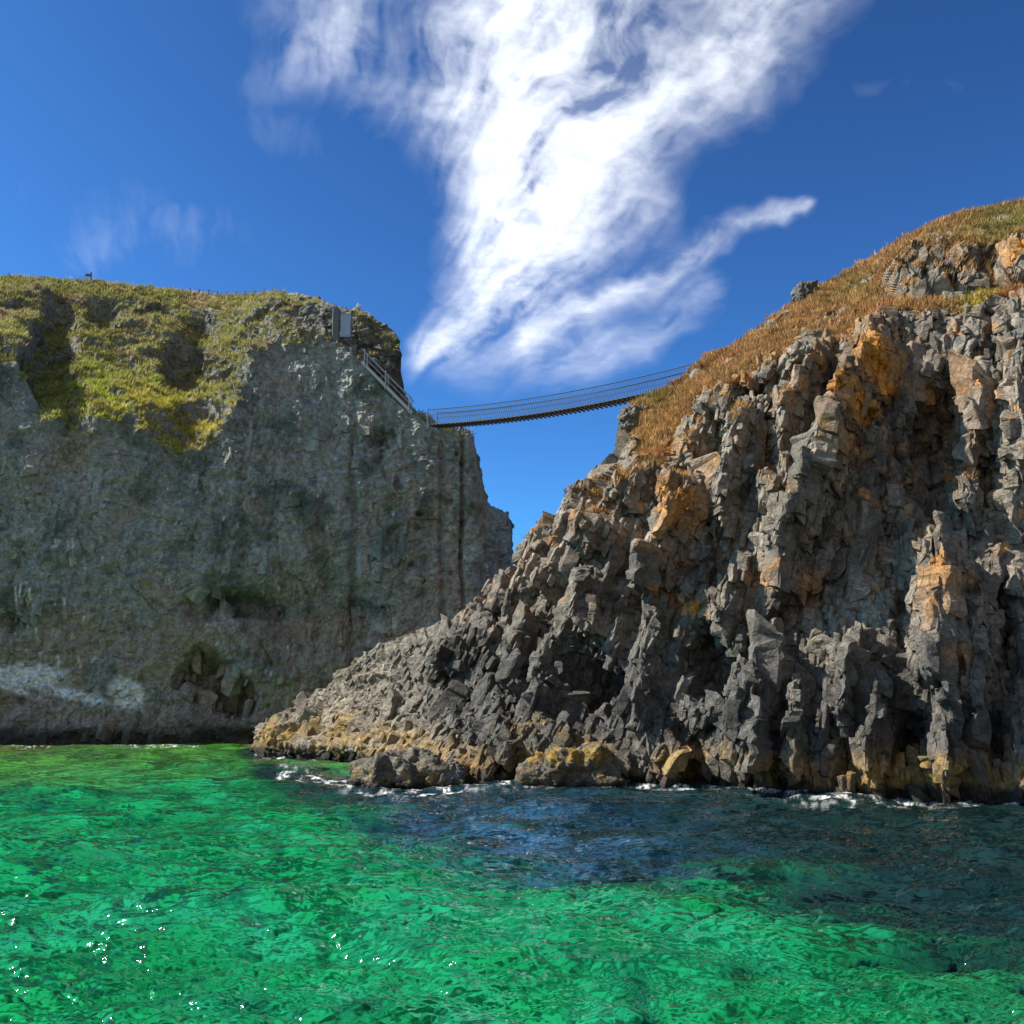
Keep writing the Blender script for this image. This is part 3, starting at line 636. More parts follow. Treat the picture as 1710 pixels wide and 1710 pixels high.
# upper crag below the right skyline: a wall of pinnacles standing on the ledge
pin = sstep(1474, 1512, PX + jx) * sstep(6.9, 7.15, v) * (1 - sstep(7.72, 7.95, v + 0.10 * fbm(X * 0.7, Y * 0.2)))
D += vis * pin * (0.4 + 1.0 * blocks(X + 0.15 * Z, Z, 1.5, 5.0, 0.75, 0.2, 0.55, 0.2, 47)[0] + 0.6 * b2 + 0.5 * b3)
D = np.where(v > 8.7, D * (1 - 0.6 * sstep(8.7, 9.0, v)), D)
D *= 1 - 0.40 * (v >= 7.0) * (1 - sstep(1030, 1050, PX)) * sstep(8.2, 9.0, v)
G = G + N0 * D[..., None]
IN = grid_normals(blur(G.copy(), 1)); IN *= np.sign((IN * N0).sum(-1, keepdims=True) + 1e-6)
nz = IN[..., 2]
X, Y, Z = [G[..., i].astype(f32) for i in range(3)]
m1 = fbm(X * 0.3, Z * 0.3, Y * 0.3, o=5); m2 = fbm(X * 0.9 + 30, Z * 0.8, Y * 0.8, o=5); m3 = fbm(X * 2.6, Z * 2.6, Y * 2.6, o=4)
A = np.zeros(X.shape + (3,), f32) + np.array([0.275, 0.232, 0.182], f32)
A = mixc(A, (0.135, 0.125, 0.112), sstep(-0.1, 0.5, m1 + 0.3 * m2) * 0.9)
A = mixc(A, (0.37, 0.30, 0.22), sstep(0.15, 0.6, m2 - 0.2 * m1) * 0.7)
A = A * (0.78 + 0.44 * rnd(h2, 7))[..., None]
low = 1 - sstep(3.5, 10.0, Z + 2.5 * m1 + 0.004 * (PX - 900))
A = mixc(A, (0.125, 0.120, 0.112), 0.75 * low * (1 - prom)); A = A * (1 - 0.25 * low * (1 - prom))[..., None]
A = mixc(A, (0.27, 0.225, 0.165), prom * sstep(-0.4, 0.5, m1) * 0.75)
warm = sstep(0.0, 0.5, fbm(X * 0.22 + 60, Z * 0.22, o=4)) * (1 - prom) * sstep(5, 10, Z)
A = mixc(A, (0.33, 0.20, 0.11), warm * 0.55 * sstep(-0.3, 0.4, m2))
A = A * (1 - 0.55 * (1 - sstep(0.0, 0.10, np.minimum(e2, e1 * 1.3))) * (1 - prom))[..., None]
lich = [(1478, 612, 26, 40, 1.0), (1440, 690, 26, 26, 0.9), (1412, 752, 18, 26, 0.6), (1168, 870, 16, 50, 0.7), (1028, 845, 12, 22, 0.7), (1170, 1020, 26, 12, 0.9),
        (1602, 1100, 16, 12, 0.9), (1568, 985, 16, 40, 0.7), (1562, 1045, 10, 24, 0.8), (1068, 763, 14, 10, 0.9), (1092, 782, 10, 16, 0.7), (1110, 740, 40, 6, 0.5),
        (1560, 650, 50, 18, 0.5), (1240, 622, 14, 14, 0.8), (1697, 440, 18, 14, 0.9), (1110, 935, 8, 20, 0.6), (1140, 1000, 10, 8, 0.7), (1540, 900, 14, 10, 0.5), (1350, 990, 20, 30, 0.4), (1280, 970, 24, 18, 0.4), (1640, 660, 30, 14, 0.6)]
lm = np.zeros_like(X)
for cx, cy, rx, ry, k in lich:
    lm = np.maximum(lm, k * plat(PX + jx, PY + jy, cx, cy, rx, ry, 0.25, 0.5))
lm = np.maximum(lm, 1.1 * sstep(0.24, 0.46, m2 + 0.25 * m3 - 0.1) * sstep(6, 10, Z) * (1 - prom) * 0.6)
A = mixc(A, (0.62, 0.25, 0.025), lm * sstep(-0.6, 0.05, m3 + 0.4 * m2))
A = mixc(A, (0.40, 0.31, 0.07), gauss(PX, PY, 1410, 760, 16, 30) * sstep(-0.2, 0.3, m3) * 0.5)
# weed and barnacle zone
tz = Z + 0.55 * m1 + 0.25 * m2
A = mixc(A, (0.38, 0.24, 0.085), (1 - sstep(0.9, 2.0, tz - 0.3 * prom)) * sstep(-0.25, 0.3, m2 + 0.15) * 0.85)
A = mixc(A, (0.36, 0.23, 0.05), np.clip(plat(PX, PY, 940, 1252, 76, 16, 0.1, 0.6) + plat(PX, PY, 540, 1215, 80, 24, -0.1, 0.8) + plat(PX, PY, 1560, 1290, 110, 20, 0, 0.8), 0, 1) * sstep(-0.2, 0.3, m2 + 0.3 * m3) * 0.8)
A = mixc(A, (0.09, 0.06, 0.03), sstep(0.2, 0.5, m3) * (1 - sstep(1.6, 2.8, tz)) * 0.7)
A = mixc(A, (0.42, 0.38, 0.32), sstep(0.35, 0.6, pn(X * 6, Z * 6, Y * 6)) * (1 - sstep(0.9, 1.5, tz)) * 0.7)
A = mixc(A, (0.035, 0.03, 0.022), 1 - sstep(0.25, 0.75, Z + 0.3 * m2))
# turf
led = sstep(0.55, 0.78, nz + 0.15 * m2) * sstep(9, 13, Z + m1) * (1 - prom) * sstep(0.0, 0.4, fbm(X * 0.4 + 8, Z * 0.4, o=3) + 0.25)
gm = np.maximum((1 - rockz) / 0.8 * sstep(0.18, 0.42, nz + 0.2 * m2) * (1 - 0.8 * ocr) * (1 - 0.9 * pin * (nz < 0.6)), led * 0.9)
gm = np.maximum(gm, sstep(1040, 1060, PX) * gauss(PX, PY, 1100, 720, 50, 30) * sstep(0.2, 0.5, nz + 0.2 * m2))
gc = np.zeros_like(A) + np.array([0.36, 0.205, 0.075], f32)
gc = mixc(gc, (0.42, 0.17, 0.07), sstep(0.0, 0.5, fbm(X * 0.35 + 15, t * 0.4, o=4)) * 0.7)
gc = mixc(gc, (0.36, 0.27, 0.11), sstep(0.1, 0.5, fbm(X * 0.5 + 2, t * 0.5, o=4)) * 0.7)
gc = mixc(gc, (0.20, 0.185, 0.05), np.clip(gauss(PX, PY, 1690, 380, 90, 40) + 0.6 * gauss(PX, PY, 1440, 480, 40, 20) + gauss(PX, PY, 1090, 665, 30, 14), 0, 1) * 0.85)
gc = mixc(gc, (0.40, 0.33, 0.04), gauss(PX, PY, 1630, 500, 34, 20) * 0.8)
gc = gc * (0.7 + 0.6 * rnd(hg, 6))[..., None]
A = A * (1 - gm[..., None]) + gc * gm[..., None]
A = np.clip(A * (1 + 0.3 * m3)[..., None], 0.01, 0.9)
ones = np.ones(X.shape + (1,), f32)
# broken columns and blocks standing out of the cliff, part of its one mesh
LUT = colour_lookup(G, A)
CTX = (G, N0, PX, A, LUT)
rk = (1 - gm) * (v > 0.7) * (v < 8.4) * (PX > 425) * (PX < 2150) * (Z > -0.6)
rc = rk * (1 - prom) * (1 - sstep(6.6, 7.0, v)); rp = rk * prom
edge_ = sstep(6.0, 5.2, v) * 0 + 1
out_ = sstep(-0.8, 1.2, R)
hi_ = rc * (v < 6.2); rk = rk * (0.25 + 0.75 * (1 - prom))
parts = [rock_blocks(CTX, hi_ * out_, 70, (1.1, 2.2), (1.8, 4.2), 4, 61, (-0.50, -0.14), 9), rock_blocks(CTX, hi_, 55, (1.0, 2.0), (1.5, 3.6), 5, 62, (-0.50, -0.16), 9),
         rock_blocks(CTX, rc, 1900, (0.4, 1.1), (0.45, 1.7), 4, 63, (-0.38, 0.06), 7), rock_blocks(CTX, rc, 1700, (0.4, 1.05), (0.4, 1.3), 5, 64, (-0.38, 0.06), 7),
         rock_blocks(CTX, rc, 4600, (0.22, 0.6), (0.25, 0.9), 4, 65, (-0.3, 0.14), 5, leanf=1.2), rock_blocks(CTX, rc, 4200, (0.18, 0.5), (0.18, 0.6), 5, 66, (-0.3, 0.14), 4, leanf=1.3),
         rock_blocks(CTX, rp, 80, (0.8, 2.0), (0.5, 1.4), 5, 67, (-0.46, -0.22), 6), rock_blocks(CTX, rp, 450, (0.25, 0.7), (0.2, 0.6), 5, 68, (-0.4, -0.08), 4),
         rock_blocks(CTX, rk * pin * (v < 7.75), 70, (0.6, 1.4), (0.8, 1.9), 5, 69, (-0.45, -0.05), 7, leanf=0.3)]
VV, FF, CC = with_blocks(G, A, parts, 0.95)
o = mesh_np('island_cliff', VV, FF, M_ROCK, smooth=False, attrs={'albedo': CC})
tag(o, 'sunlit broken basalt cliff with rust coloured lichen and a brown grassy top, right of the bridge', None, 'structure')
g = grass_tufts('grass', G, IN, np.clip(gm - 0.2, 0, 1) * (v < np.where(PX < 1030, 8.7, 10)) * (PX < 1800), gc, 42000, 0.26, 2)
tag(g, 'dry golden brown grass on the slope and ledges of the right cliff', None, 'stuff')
ISLE = (G, PX, PY, v)

# ------------------------------------------------------------------ the sea
def ocean(L, N, wind, wdir, cut, seed):
    r = np.random.RandomState(seed); k1 = np.fft.fftfreq(N, L / N) * 2 * np.pi
    kx, ky = np.meshgrid(k1, k1, indexing='ij'); k = np.hypot(kx, ky); k[0, 0] = 1
    Lw = wind ** 2 / 9.81; c = (kx * math.cos(wdir) + ky * math.sin(wdir)) / k
    Ph = np.exp(-1 / (k * Lw) ** 2) / k ** 4 * (0.07 + 0.93 * c ** 4) * np.exp(-(k * cut) ** 2); Ph[0, 0] = 0
    h = (r.normal(size=(N, N)) + 1j * r.normal(size=(N, N))) * np.sqrt(Ph)
    ht = np.real(np.fft.ifft2(h)); s = ht.std()
    dx = np.real(np.fft.ifft2(h * -1j * kx / k)) / s; dy = np.real(np.fft.ifft2(h * -1j * ky / k)) / s
    return ht / s, dx, dy
def samp(T, x, y, L):
    N = T.shape[0]; fx = (x / L * N) % N; fy = (y / L * N) % N
    i = fx.astype(int); j = fy.astype(int); a = fx - i; b = fy - j; i1 = (i + 1) % N; j1 = (j + 1) % N; i %= N; j %= N
    return T[i, j] * (1 - a) * (1 - b) + T[i1, j] * a * (1 - b) + T[i, j1] * (1 - a) * b + T[i1, j1] * a * b
nx = 1150
pys = np.concatenate([np.linspace(2600, 1740, 30)[:-1], np.linspace(1740, 1225, 560), 1150 + np.geomspace(72, 1.5, 30)[0:]])
pxs = np.concatenate([np.linspace(-1400, -60, 90)[:-1], np.linspace(-60, 1770, nx), np.linspace(1770, 3200, 90)[1:]])
QX, QY = np.meshgrid(pxs, pys, indexing='ij')
yy = YW(QY); xx = P(QX, QY, yy)[..., 0]
oc1 = ocean(46.0, 512, 4.6, 1.75, 0.05, 3); oc2 = ocean(9.7, 512, 2.0, 1.40, 0.012, 5); oc3 = ocean(5.3, 512, 0.95, 1.62, 0.006, 9)
f3 = 1 / (1 + (yy / 40) ** 2)
fade = 1 / (1 + (yy / 160) ** 2)
zz = (0.155 * samp(oc1[0], xx, yy, 46.0) + 0.062 * samp(oc2[0], xx, yy, 9.7) / (1 + (yy / 45) ** 2) + 0.026 * f3 * samp(oc3[0], xx, yy, 5.3)) * fade
X2 = xx + (0.10 * samp(oc1[1], xx, yy, 46.0) + 0.055 * samp(oc2[1], xx, yy, 9.7) / (1 + (yy / 45) ** 2) + 0.016 * f3 * samp(oc3[1], xx, yy, 5.3)) * fade
Y2 = yy + (0.10 * samp(oc1[2], xx, yy, 46.0) + 0.055 * samp(oc2[2], xx, yy, 9.7) / (1 + (yy / 45) ** 2) + 0.016 * f3 * samp(oc3[2], xx, yy, 5.3)) * fade
PXw, PYw = QX.astype(f32), QY.astype(f32); xf, yf = xx.astype(f32), yy.astype(f32)
# right: dark weedy depth with cliff reflection painted in; clear green over sand elsewhere
edge = np.interp(PXw, [-400, 400, 435, 500, 580, 700, 830, 1000, 1200, 1330, 1480, 1710, 2200], [1220, 1275, 1315, 1345, 1368, 1430, 1468, 1492, 1512, 1535, 1565, 1610, 1700])
dk = fbm(xf * 0.25, yf * 0.25, o=4)
o1 = samp(oc1[0], xx, yy, 46.0); o2 = samp(oc2[0], xx, yy, 9.7)
soft = 0.35 + 0.65 * sstep(450, 800, PXw)
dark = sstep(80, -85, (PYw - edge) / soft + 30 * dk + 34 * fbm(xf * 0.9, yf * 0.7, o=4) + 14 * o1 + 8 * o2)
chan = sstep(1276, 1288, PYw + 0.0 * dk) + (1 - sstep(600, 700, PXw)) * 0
dark = dark * np.where(PXw < 640, np.clip(sstep(1278, 1300, PYw + 8 * dk + 0.09 * (560 - PXw)) + plat(PXw, PYw, 490, 1262, 120, 9, 0.06, 0.5), 0, 1), 1)  # thin strip at the promontory tip is its dark reflection, painted in
C = np.zeros(xx.shape + (3,), f32) + np.array([0.004, 0.160, 0.046], f32)
sand = fbm(xf * 0.45, yf * 0.35, o=4); weed = fbm(xf * 0.9 + 5, yf * 0.55 + 3, o=4)
C = mixc(C, (0.008, 0.190, 0.085), 0.7 * sstep(-0.1, 0.6, sand + 0.4 * sstep(1380, 1560, PYw) * gauss(PXw, PYw, 750, 1560, 700, 160)))
C = mixc(C, (0.002, 0.045, 0.018), sstep(0.0, 0.55, weed) * 0.75)
C = mixc(C, (0.060, 0.190, 0.022), sstep(1345, 1262, PYw + 14 * dk + 0.05 * PXw) * 0.85)
C = mixc(C, (0.17, 0.16, 0.035), sstep(1262, 1246, PYw + 0.03 * PXw) * sstep(330, 200, PXw) * 0.8)
C = mixc(C, (0.010, 0.100, 0.040), sstep(1400, 1710, PXw) * sstep(1500, 1600, PYw) * 0.6)
C = mixc(C, np.array([0.006, 0.017, 0.020]) + np.array([0.014, 0.050, 0.115]) * np.clip(gauss(PXw, PYw, 870, 1410, 280, 80) * sstep(-0.5, 0.4, weed), 0, 1)[..., None], dark * 0.97)  # blue sky reflection painted into the middle of the dark water
# broken water along the foot of the rocks
fo = np.zeros_like(xf)
shore = [(425, 1258), (470, 1262), (540, 1268), (600, 1275)]
d = polydist(PXw, PYw, shore)[0]; fo = np.maximum(fo, np.exp(-(d / 2.2) ** 2))
d = polydist(PXw, PYw, [(470, 1293), (510, 1296), (560, 1306), (600, 1316), (660, 1327), (730, 1326), (770, 1318)])[0]; fo = np.maximum(fo, 1.4 * np.exp(-(d / 7.5) ** 2))
d = polydist(PXw, PYw, [(770, 1318), (860, 1316), (960, 1314), (1040, 1316), (1100, 1318), (1180, 1320), (1240, 1322), (1320, 1330), (1400, 1334), (1500, 1337), (1690, 1340)])[0]; fo = np.maximum(fo, np.exp(-(d / 4.5) ** 2))
d = polydist(PXw, PYw, [(1480, 1338), (1560, 1341), (1640, 1343), (1710, 1342)])[0]; fo = np.maximum(fo, 1.1 * np.exp(-(d / 7) ** 2))
d = polydist(PXw, PYw, [(1225, 1316), (1290, 1322), (1350, 1330), (1420, 1335)])[0]; fo = np.maximum(fo, 1.3 * np.exp(-(d / 9) ** 2))
d = polydist(PXw, PYw, [(0, 1246), (60, 1248), (150, 1245), (230, 1250), (330, 1248)])[0]; fo = np.maximum(fo, 0.9 * np.exp(-(d / 3.5) ** 2))
fn = fbm(xf * 1.7, yf * 1.0, o=5)
fo = np.clip(fo * sstep(-0.1, 0.4, fn) * sstep(-0.45, 0.25, pn(xf * 6, yf * 5) + 0.6 * pn(xf * 13, yf * 11)) * 1.1, 0, 1)

m, n, b = new_mat('sea_water'); L = n.links.new
at = nd(n, 'ShaderNodeAttribute', attribute_name='albedo'); fa = nd(n, 'ShaderNodeAttribute', attribute_name='foam'); tc = nd(n, 'ShaderNodeTexCoord')
mp = nd(n, 'ShaderNodeMapping'); mp.inputs['Scale'].default_value = (1, 1.5, 1); L(tc.outputs['Object'], mp.inputs[0])
w1 = nd(n, 'ShaderNodeTexNoise', Scale=2.0, Detail=2.5, Roughness=0.45, Distortion=0.3); L(mp.outputs[0], w1.inputs['Vector'])
bp = nd(n, 'ShaderNodeBump', Strength=0.9, Distance=0.14); L(w1.outputs[0], bp.inputs['Height'])
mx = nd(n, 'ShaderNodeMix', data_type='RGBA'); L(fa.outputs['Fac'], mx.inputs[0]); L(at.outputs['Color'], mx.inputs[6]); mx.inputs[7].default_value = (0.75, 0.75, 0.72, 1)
# bottom sand and weed shifted by ripple slope; paints light and dark wave facets
mp.inputs['Scale'].default_value = (0.55, 1.3, 1)
bp.inputs['Strength'].default_value = 1.0; bp.inputs['Distance'].default_value = 0.20
sepn = nd(n, 'ShaderNodeVectorMath', operation='MULTIPLY_ADD'); L(bp.outputs[0], sepn.inputs[0]); sepn.inputs[1].default_value = (2.6, 3.6, 0.0); L(tc.outputs['Object'], sepn.inputs[2])
bn = nd(n, 'ShaderNodeTexNoise', Scale=0.7, Detail=1.5, Roughness=0.45); L(sepn.outputs[0], bn.inputs['Vector'])
br_ = nd(n, 'ShaderNodeMapRange', interpolation_type='SMOOTHSTEP'); br_.inputs[1].default_value = 0.32; br_.inputs[2].default_value = 0.68; br_.inputs[3].default_value = 0.30; br_.inputs[4].default_value = 1.55; L(bn.outputs[0], br_.inputs[0])
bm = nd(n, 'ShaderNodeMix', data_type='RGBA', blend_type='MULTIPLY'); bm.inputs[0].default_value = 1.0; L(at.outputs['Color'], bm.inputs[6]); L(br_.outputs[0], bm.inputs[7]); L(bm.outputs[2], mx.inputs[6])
# light coming back up out of the water, seen through a rippled glossy surface
n.nodes.remove(b); out = [x for x in n.nodes if x.type == 'OUTPUT_MATERIAL'][0]
up = nd(n, 'ShaderNodeBsdfDiffuse'); L(mx.outputs[2], up.inputs['Color'])
nv_ = nd(n, 'ShaderNodeCombineXYZ'); nv_.inputs[2].default_value = 1.0; ge = nd(n, 'ShaderNodeNewGeometry')
nm = nd(n, 'ShaderNodeMix', data_type='VECTOR'); nm.inputs[0].default_value = 0.30; L(nv_.outputs[0], nm.inputs[4]); L(ge.outputs['Normal'], nm.inputs[5]); L(nm.outputs[1], up.inputs['Normal'])
gl = nd(n, 'ShaderNodeBsdfGlossy'); rr = nd(n, 'ShaderNodeMapRange'); rr.inputs[3].default_value = 0.08; rr.inputs[4].default_value = 0.7
L(fa.outputs['Fac'], rr.inputs[0]); L(rr.outputs[0], gl.inputs['Roughness']); L(bp.outputs[0], gl.inputs['Normal'])
fr_ = nd(n, 'ShaderNodeFresnel', IOR=1.34); L(bp.outputs[0], fr_.inputs['Normal'])
sh = nd(n, 'ShaderNodeMixShader'); L(fr_.outputs[0], sh.inputs[0]); L(up.outputs[0], sh.inputs[1]); L(gl.outputs[0], sh.inputs[2]); L(sh.outputs[0], out.inputs[0])
V = np.stack([X2, Y2, zz], -1)
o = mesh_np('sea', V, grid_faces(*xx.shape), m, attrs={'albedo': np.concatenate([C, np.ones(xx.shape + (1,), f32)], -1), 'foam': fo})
tag(o, 'choppy clear green sea, dark blue beside the right cliff', None, 'structure')

# ------------------------------------------------------------------ clouds: a high veil of cirrus
cx_ = np.linspace(-700, 2400, 900); cy_ = np.linspace(-500, 820, 420)
CX, CY = np.meshgrid(cx_, cy_, indexing='ij')
a_ = (CX - 855) / F; b_ = -(CY - 855) / F; dyy = cp - b_ * sp; dzz = sp + b_ * cp
cxf, cyf = CX.astype(f32), CY.astype(f32)
alt = 3000 + 90 * fbm(cxf * 0.002, cyf * 0.002, o=2)
k = alt / dzz
CV = np.stack([a_ * k, dyy * k, H + dzz * k], -1)
wxp = cxf + 46 * fbm(cxf * 0.005, cyf * 0.005, o=4); wyp = cyf + 46 * fbm(cxf * 0.006 + 9, cyf * 0.006, o=4)
th = np.arctan2(wyp - 900, wxp - 420); rr_ = np.hypot(wyp - 900, wxp - 420)
streak = fbm(th * 10 + 2.7, rr_ * 0.0034, o=6, gain=0.56); streak2 = fbm(th * 42 + 3, rr_ * 0.010, o=5, gain=0.6)
puff = fbm(wxp * 0.012 + 31, wyp * 0.016, o=6, gain=0.58)
def stroke(pts, w0, w1, k=1.0):
    d, s_, al = polydist(wxp, wyp, pts); w = w0 + (w1 - w0) * al
    return k * np.exp(-(d / w) ** 2)
den = np.zeros_like(cxf)
for s_ in (stroke([(690, 600), (770, 540), (840, 440), (880, 330)], 24, 110, 1.0), stroke([(880, 330), (905, 210), (890, 70), (930, -120)], 92, 150, 1.5),
           stroke([(1000, 280), (1120, 170), (1240, 60), (1300, -80)], 62, 105, 1.0), stroke([(1350, 345), (1230, 360), (1130, 420), (1010, 500), (880, 560)], 15, 30, 0.72),
           stroke([(860, 500), (960, 420), (1060, 340)], 45, 50, 0.6), stroke([(720, 210), (620, 130), (540, 60), (480, -60)], 70, 90, 0.26),
           stroke([(500, 110), (580, 30), (640, -60)], 40, 70, 0.36), stroke([(1010, 210), (1060, 90), (1090, -60)], 60, 80, 0.55), stroke([(760, 180), (800, 100), (850, 0)], 60, 80, 0.6),
           stroke([(350, 390), (230, 350), (150, 420)], 40, 60, 0.10), stroke([(1440, 160), (1560, 135), (1650, 150)], 14, 14, 0.07), stroke([(420, 120), (440, 200), (520, 250)], 30, 44, 0.08),
           stroke([(900, 610), (1060, 570), (1180, 480)], 40, 40, 0.34), stroke([(60, 330), (200, 380), (420, 420)], 60, 70, 0.05), stroke([(700, 600), (800, 640), (960, 600)], 40, 60, 0.30)):
    den = den + s_ * (1 - 0.35 * np.clip(den, 0, 1))
tex = 0.60 + 0.80 * streak + 0.30 * streak2 + 0.50 * puff
den = 1 - np.exp(-1.15 * np.clip(den * np.clip(tex, 0.14, 1.6) - 0.03, 0, 3) ** 1.15)
den *= sstep(700, 560, cyf)
m = bpy.data.materials.new('cirrus'); m.use_nodes = True; n = m.node_tree; n.nodes.clear(); L = n.links.new
out = n.nodes.new('ShaderNodeOutputMaterial'); at = nd(n, 'ShaderNodeAttribute', attribute_name='cover')
tr = nd(n, 'ShaderNodeBsdfTransparent'); tl = nd(n, 'ShaderNodeBsdfTranslucent'); tl.inputs[0].default_value = (0.95, 0.95, 0.95, 1)
df = nd(n, 'ShaderNodeBsdfDiffuse'); df.inputs[0].default_value = (0.95, 0.95, 0.95, 1)
as_ = nd(n, 'ShaderNodeMixShader'); as_.inputs[0].default_value = 0.25; L(tl.outputs[0], as_.inputs[1]); L(df.outputs[0], as_.inputs[2])
tc = nd(n, 'ShaderNodeTexCoord'); no = nd(n, 'ShaderNodeTexNoise', Scale=0.004, Detail=8.0, Roughness=0.65); L(tc.outputs['Object'], no.inputs['Vector'])
r1 = nd(n, 'ShaderNodeMapRange'); r1.inputs[1].default_value = 0.3; r1.inputs[2].default_value = 0.7; r1.inputs[3].default_value = 0.75; r1.inputs[4].default_value = 1.2; L(no.outputs[0], r1.inputs[0])
mu = nd(n, 'ShaderNodeMath', operation='MULTIPLY', use_clamp=True); L(at.outputs['Fac'], mu.inputs[0]); L(r1.outputs[0], mu.inputs[1])
ms = nd(n, 'ShaderNodeMixShader'); L(mu.outputs[0], ms.inputs[0]); L(tr.outputs[0], ms.inputs[1]); L(as_.outputs[0], ms.inputs[2]); L(ms.outputs[0], out.inputs[0])
keep = grid_faces(*CX.shape); keep = keep[(den.ravel()[keep].max(1) > 0.004)]
uq, inv = np.unique(keep, return_inverse=True)
o = mesh_np('clouds', CV.reshape(-1, 3)[uq], inv.reshape(keep.shape), m, attrs={'cover': den.ravel()[uq]})
tag(o, 'white wispy cirrus plume fanning upward across the blue sky', None, 'stuff')

# ------------------------------------------------------------------ rope bridge
M_WOOD = simple_mat('weathered_planks', (0.10, 0.085, 0.07), 0.85); M_ROPE = simple_mat('dark_rope', (0.06, 0.065, 0.075), 0.9)
M_NET = simple_mat('net_cord', (0.20, 0.22, 0.26), 0.9); M_STEEL = simple_mat('galvanised_steel', (0.24, 0.26, 0.28), 0.45, 0.2, 3, 0.4)
M_POST = simple_mat('tarred_timber', (0.10, 0.10, 0.10), 0.8); M_PALE = simple_mat('pale_panel', (0.27, 0.34, 0.44), 0.5, 0.12, 2)
A0 = Vector(P(722, 711, 81.6)); B0 = Vector(P(1172, 638, 68.5)); SAG = 0.55
ax = (B0 - A0); ax.z = 0; ax.normalize(); pr = Vector((-ax.y, ax.x, 0))
def deck(s, off=0.0, up=0.0, sag=SAG):
    p = A0.lerp(B0, s); p.z -= 4 * sag * s * (1 - s); return p + pr * off + Vector((0, 0, up))
br = thing('rope_bridge', 'rope footbridge with netted sides sagging between the two cliffs', 'bridge', A0)
NS = 48
mb = MB()
for off in (-0.22, 0.22):
    for i in range(NS): mb.bar(deck(i / NS, off, 0.03), deck((i + 0.985) / NS, off, 0.03), 0.36, 0.05)
mb.build('deck_boards', M_WOOD, br)
for off in (-0.5, 0.5):
    mb = MB(); mb.tube([deck(i / NS, off, 0.0) for i in range(NS + 1)], 0.04); mb.build('deck_cable', M_ROPE, br)
    mb = MB(); mb.tube([deck(i / NS, off * 1.25, 1.22, SAG * 0.96) for i in range(NS + 1)], 0.032); mb.build('handrail_rope', M_ROPE, br)
    mb = MB(); mb.tube([deck(i / NS, off * 1.2, 0.80, SAG * 0.97) for i in range(NS + 1)], 0.016); mb.build('middle_rope', M_ROPE, br)
    mb = MB(); NN = 110
    for i in range(NN):
        s0, s1 = i / NN, min(1, (i + 1.6) / NN)
        mb.tube([deck(s0, off), deck(s1, off * 1.25, 1.22, SAG * 0.96)], 0.011, 3)
        mb.tube([deck(s1, off), deck(s0, off * 1.25, 1.22, SAG * 0.96)], 0.011, 3)
    mb.build('netting', M_NET, br)
first = None
for i in range(62):
    s = (i + 0.5) / 62
    mb = MB(); mb.bar(deck(s, -0.72, -0.06), deck(s, 0.72, -0.06), 0.10, 0.09); mb.build('cross_beam', M_WOOD, br)
for off in (-0.62, 0.62):
    mb = MB(); p = deck(0.0, off, -0.4); mb.bar(p, p + Vector((0, 0, 1.75)), 0.10, 0.10, (1, 0, 0)); mb.build('anchor_post', M_STEEL, br)
for off in (-0.62, 0.62):
    mb = MB(); p = deck(1.0, off, -0.6); mb.bar(p, p + Vector((0, 0, 1.9)), 0.10, 0.10, (1, 0, 0)); mb.build('anchor_post', M_STEEL, br)

# ------------------------------------------------------------------ stair from the gate to the bridge
T0 = Vector(P(606, 607, 82.6)); T1 = Vector(P(690, 692, 82.2))
st = thing('metal_staircase', 'grey metal stair with open handrails dropping to the left end of the bridge', 'staircase', T1)
dx_ = (T1 - T0); hd = Vector((dx_.x, dx_.y, 0)).normalized(); sr = Vector((-hd.y, hd.x, 0))
for off in (-0.5, 0.5):
    mb = MB(); mb.bar(T0 + sr * off, T1 + sr * off, 0.06, 0.24); mb.build('stringer', M_STEEL, st)
    for hh, nm, rad in ((1.15, 'handrail', 0.035), (0.65, 'middle_rail', 0.022)):
        mb = MB(); mb.tube([T0 + sr * off + Vector((0, 0, hh)), T1 + sr * off + Vector((0, 0, hh))], rad); mb.build(nm, M_STEEL, st)
    for q in (0.06, 0.48, 0.94):
        mb = MB(); p = T0.lerp(T1, q) + sr * off; mb.bar(p + Vector((0, 0, -0.3)), p + Vector((0, 0, 1.35)), 0.09, 0.09, (1, 0, 0)); mb.build('rail_post', M_STEEL, st)
for i in range(20):
    p = T0.lerp(T1, (i + 0.5) / 20) + Vector((0, 0, 0.05))
    mb = MB(); mb.bar(p - sr * 0.46, p + sr * 0.46, 0.24, 0.05); mb.build('tread', M_STEEL, st)

# ------------------------------------------------------------------ gate above the stair
gq = Vector(P(561, 566, 83.7))
gt = thing('entrance_gate', 'narrow gate of dark timber post and pale panel at the head of the stair', 'gate', gq)
mb = MB(); p = Vector(P(560.5, 566, 83.6)); mb.bar(p + Vector((0, 0, -0.5)), p + Vector((0, 0, 2.6)), 0.60, 0.5, (0, 1, 0))
mb.bar(p + Vector((0, 0, 2.6)), p + Vector((0, 0, 2.78)), 0.44, 0.36, (0, 1, 0)); mb.build('gate_post', M_POST, gt)
q0 = Vector(P(568, 561, 83.5)); q1 = Vector(P(585, 561, 83.5))
mb = MB(); c = (q0 + q1) / 2; mb.bar(c + Vector((0, 0, -0.1)), c + Vector((0, 0, 1.95)), (q1 - q0).length, 0.08, (0, 1, 0)); pn_ = mb.build('gate_panel', M_PALE, gt)
for z_ in (0.0, 1.97):
    mb = MB(); mb.bar(q0 + Vector((-0.03, -0.03, z_)), q1 + Vector((0.03, -0.03, z_)), 0.07, 0.07); mb.build('crossbar', M_STEEL, gt)
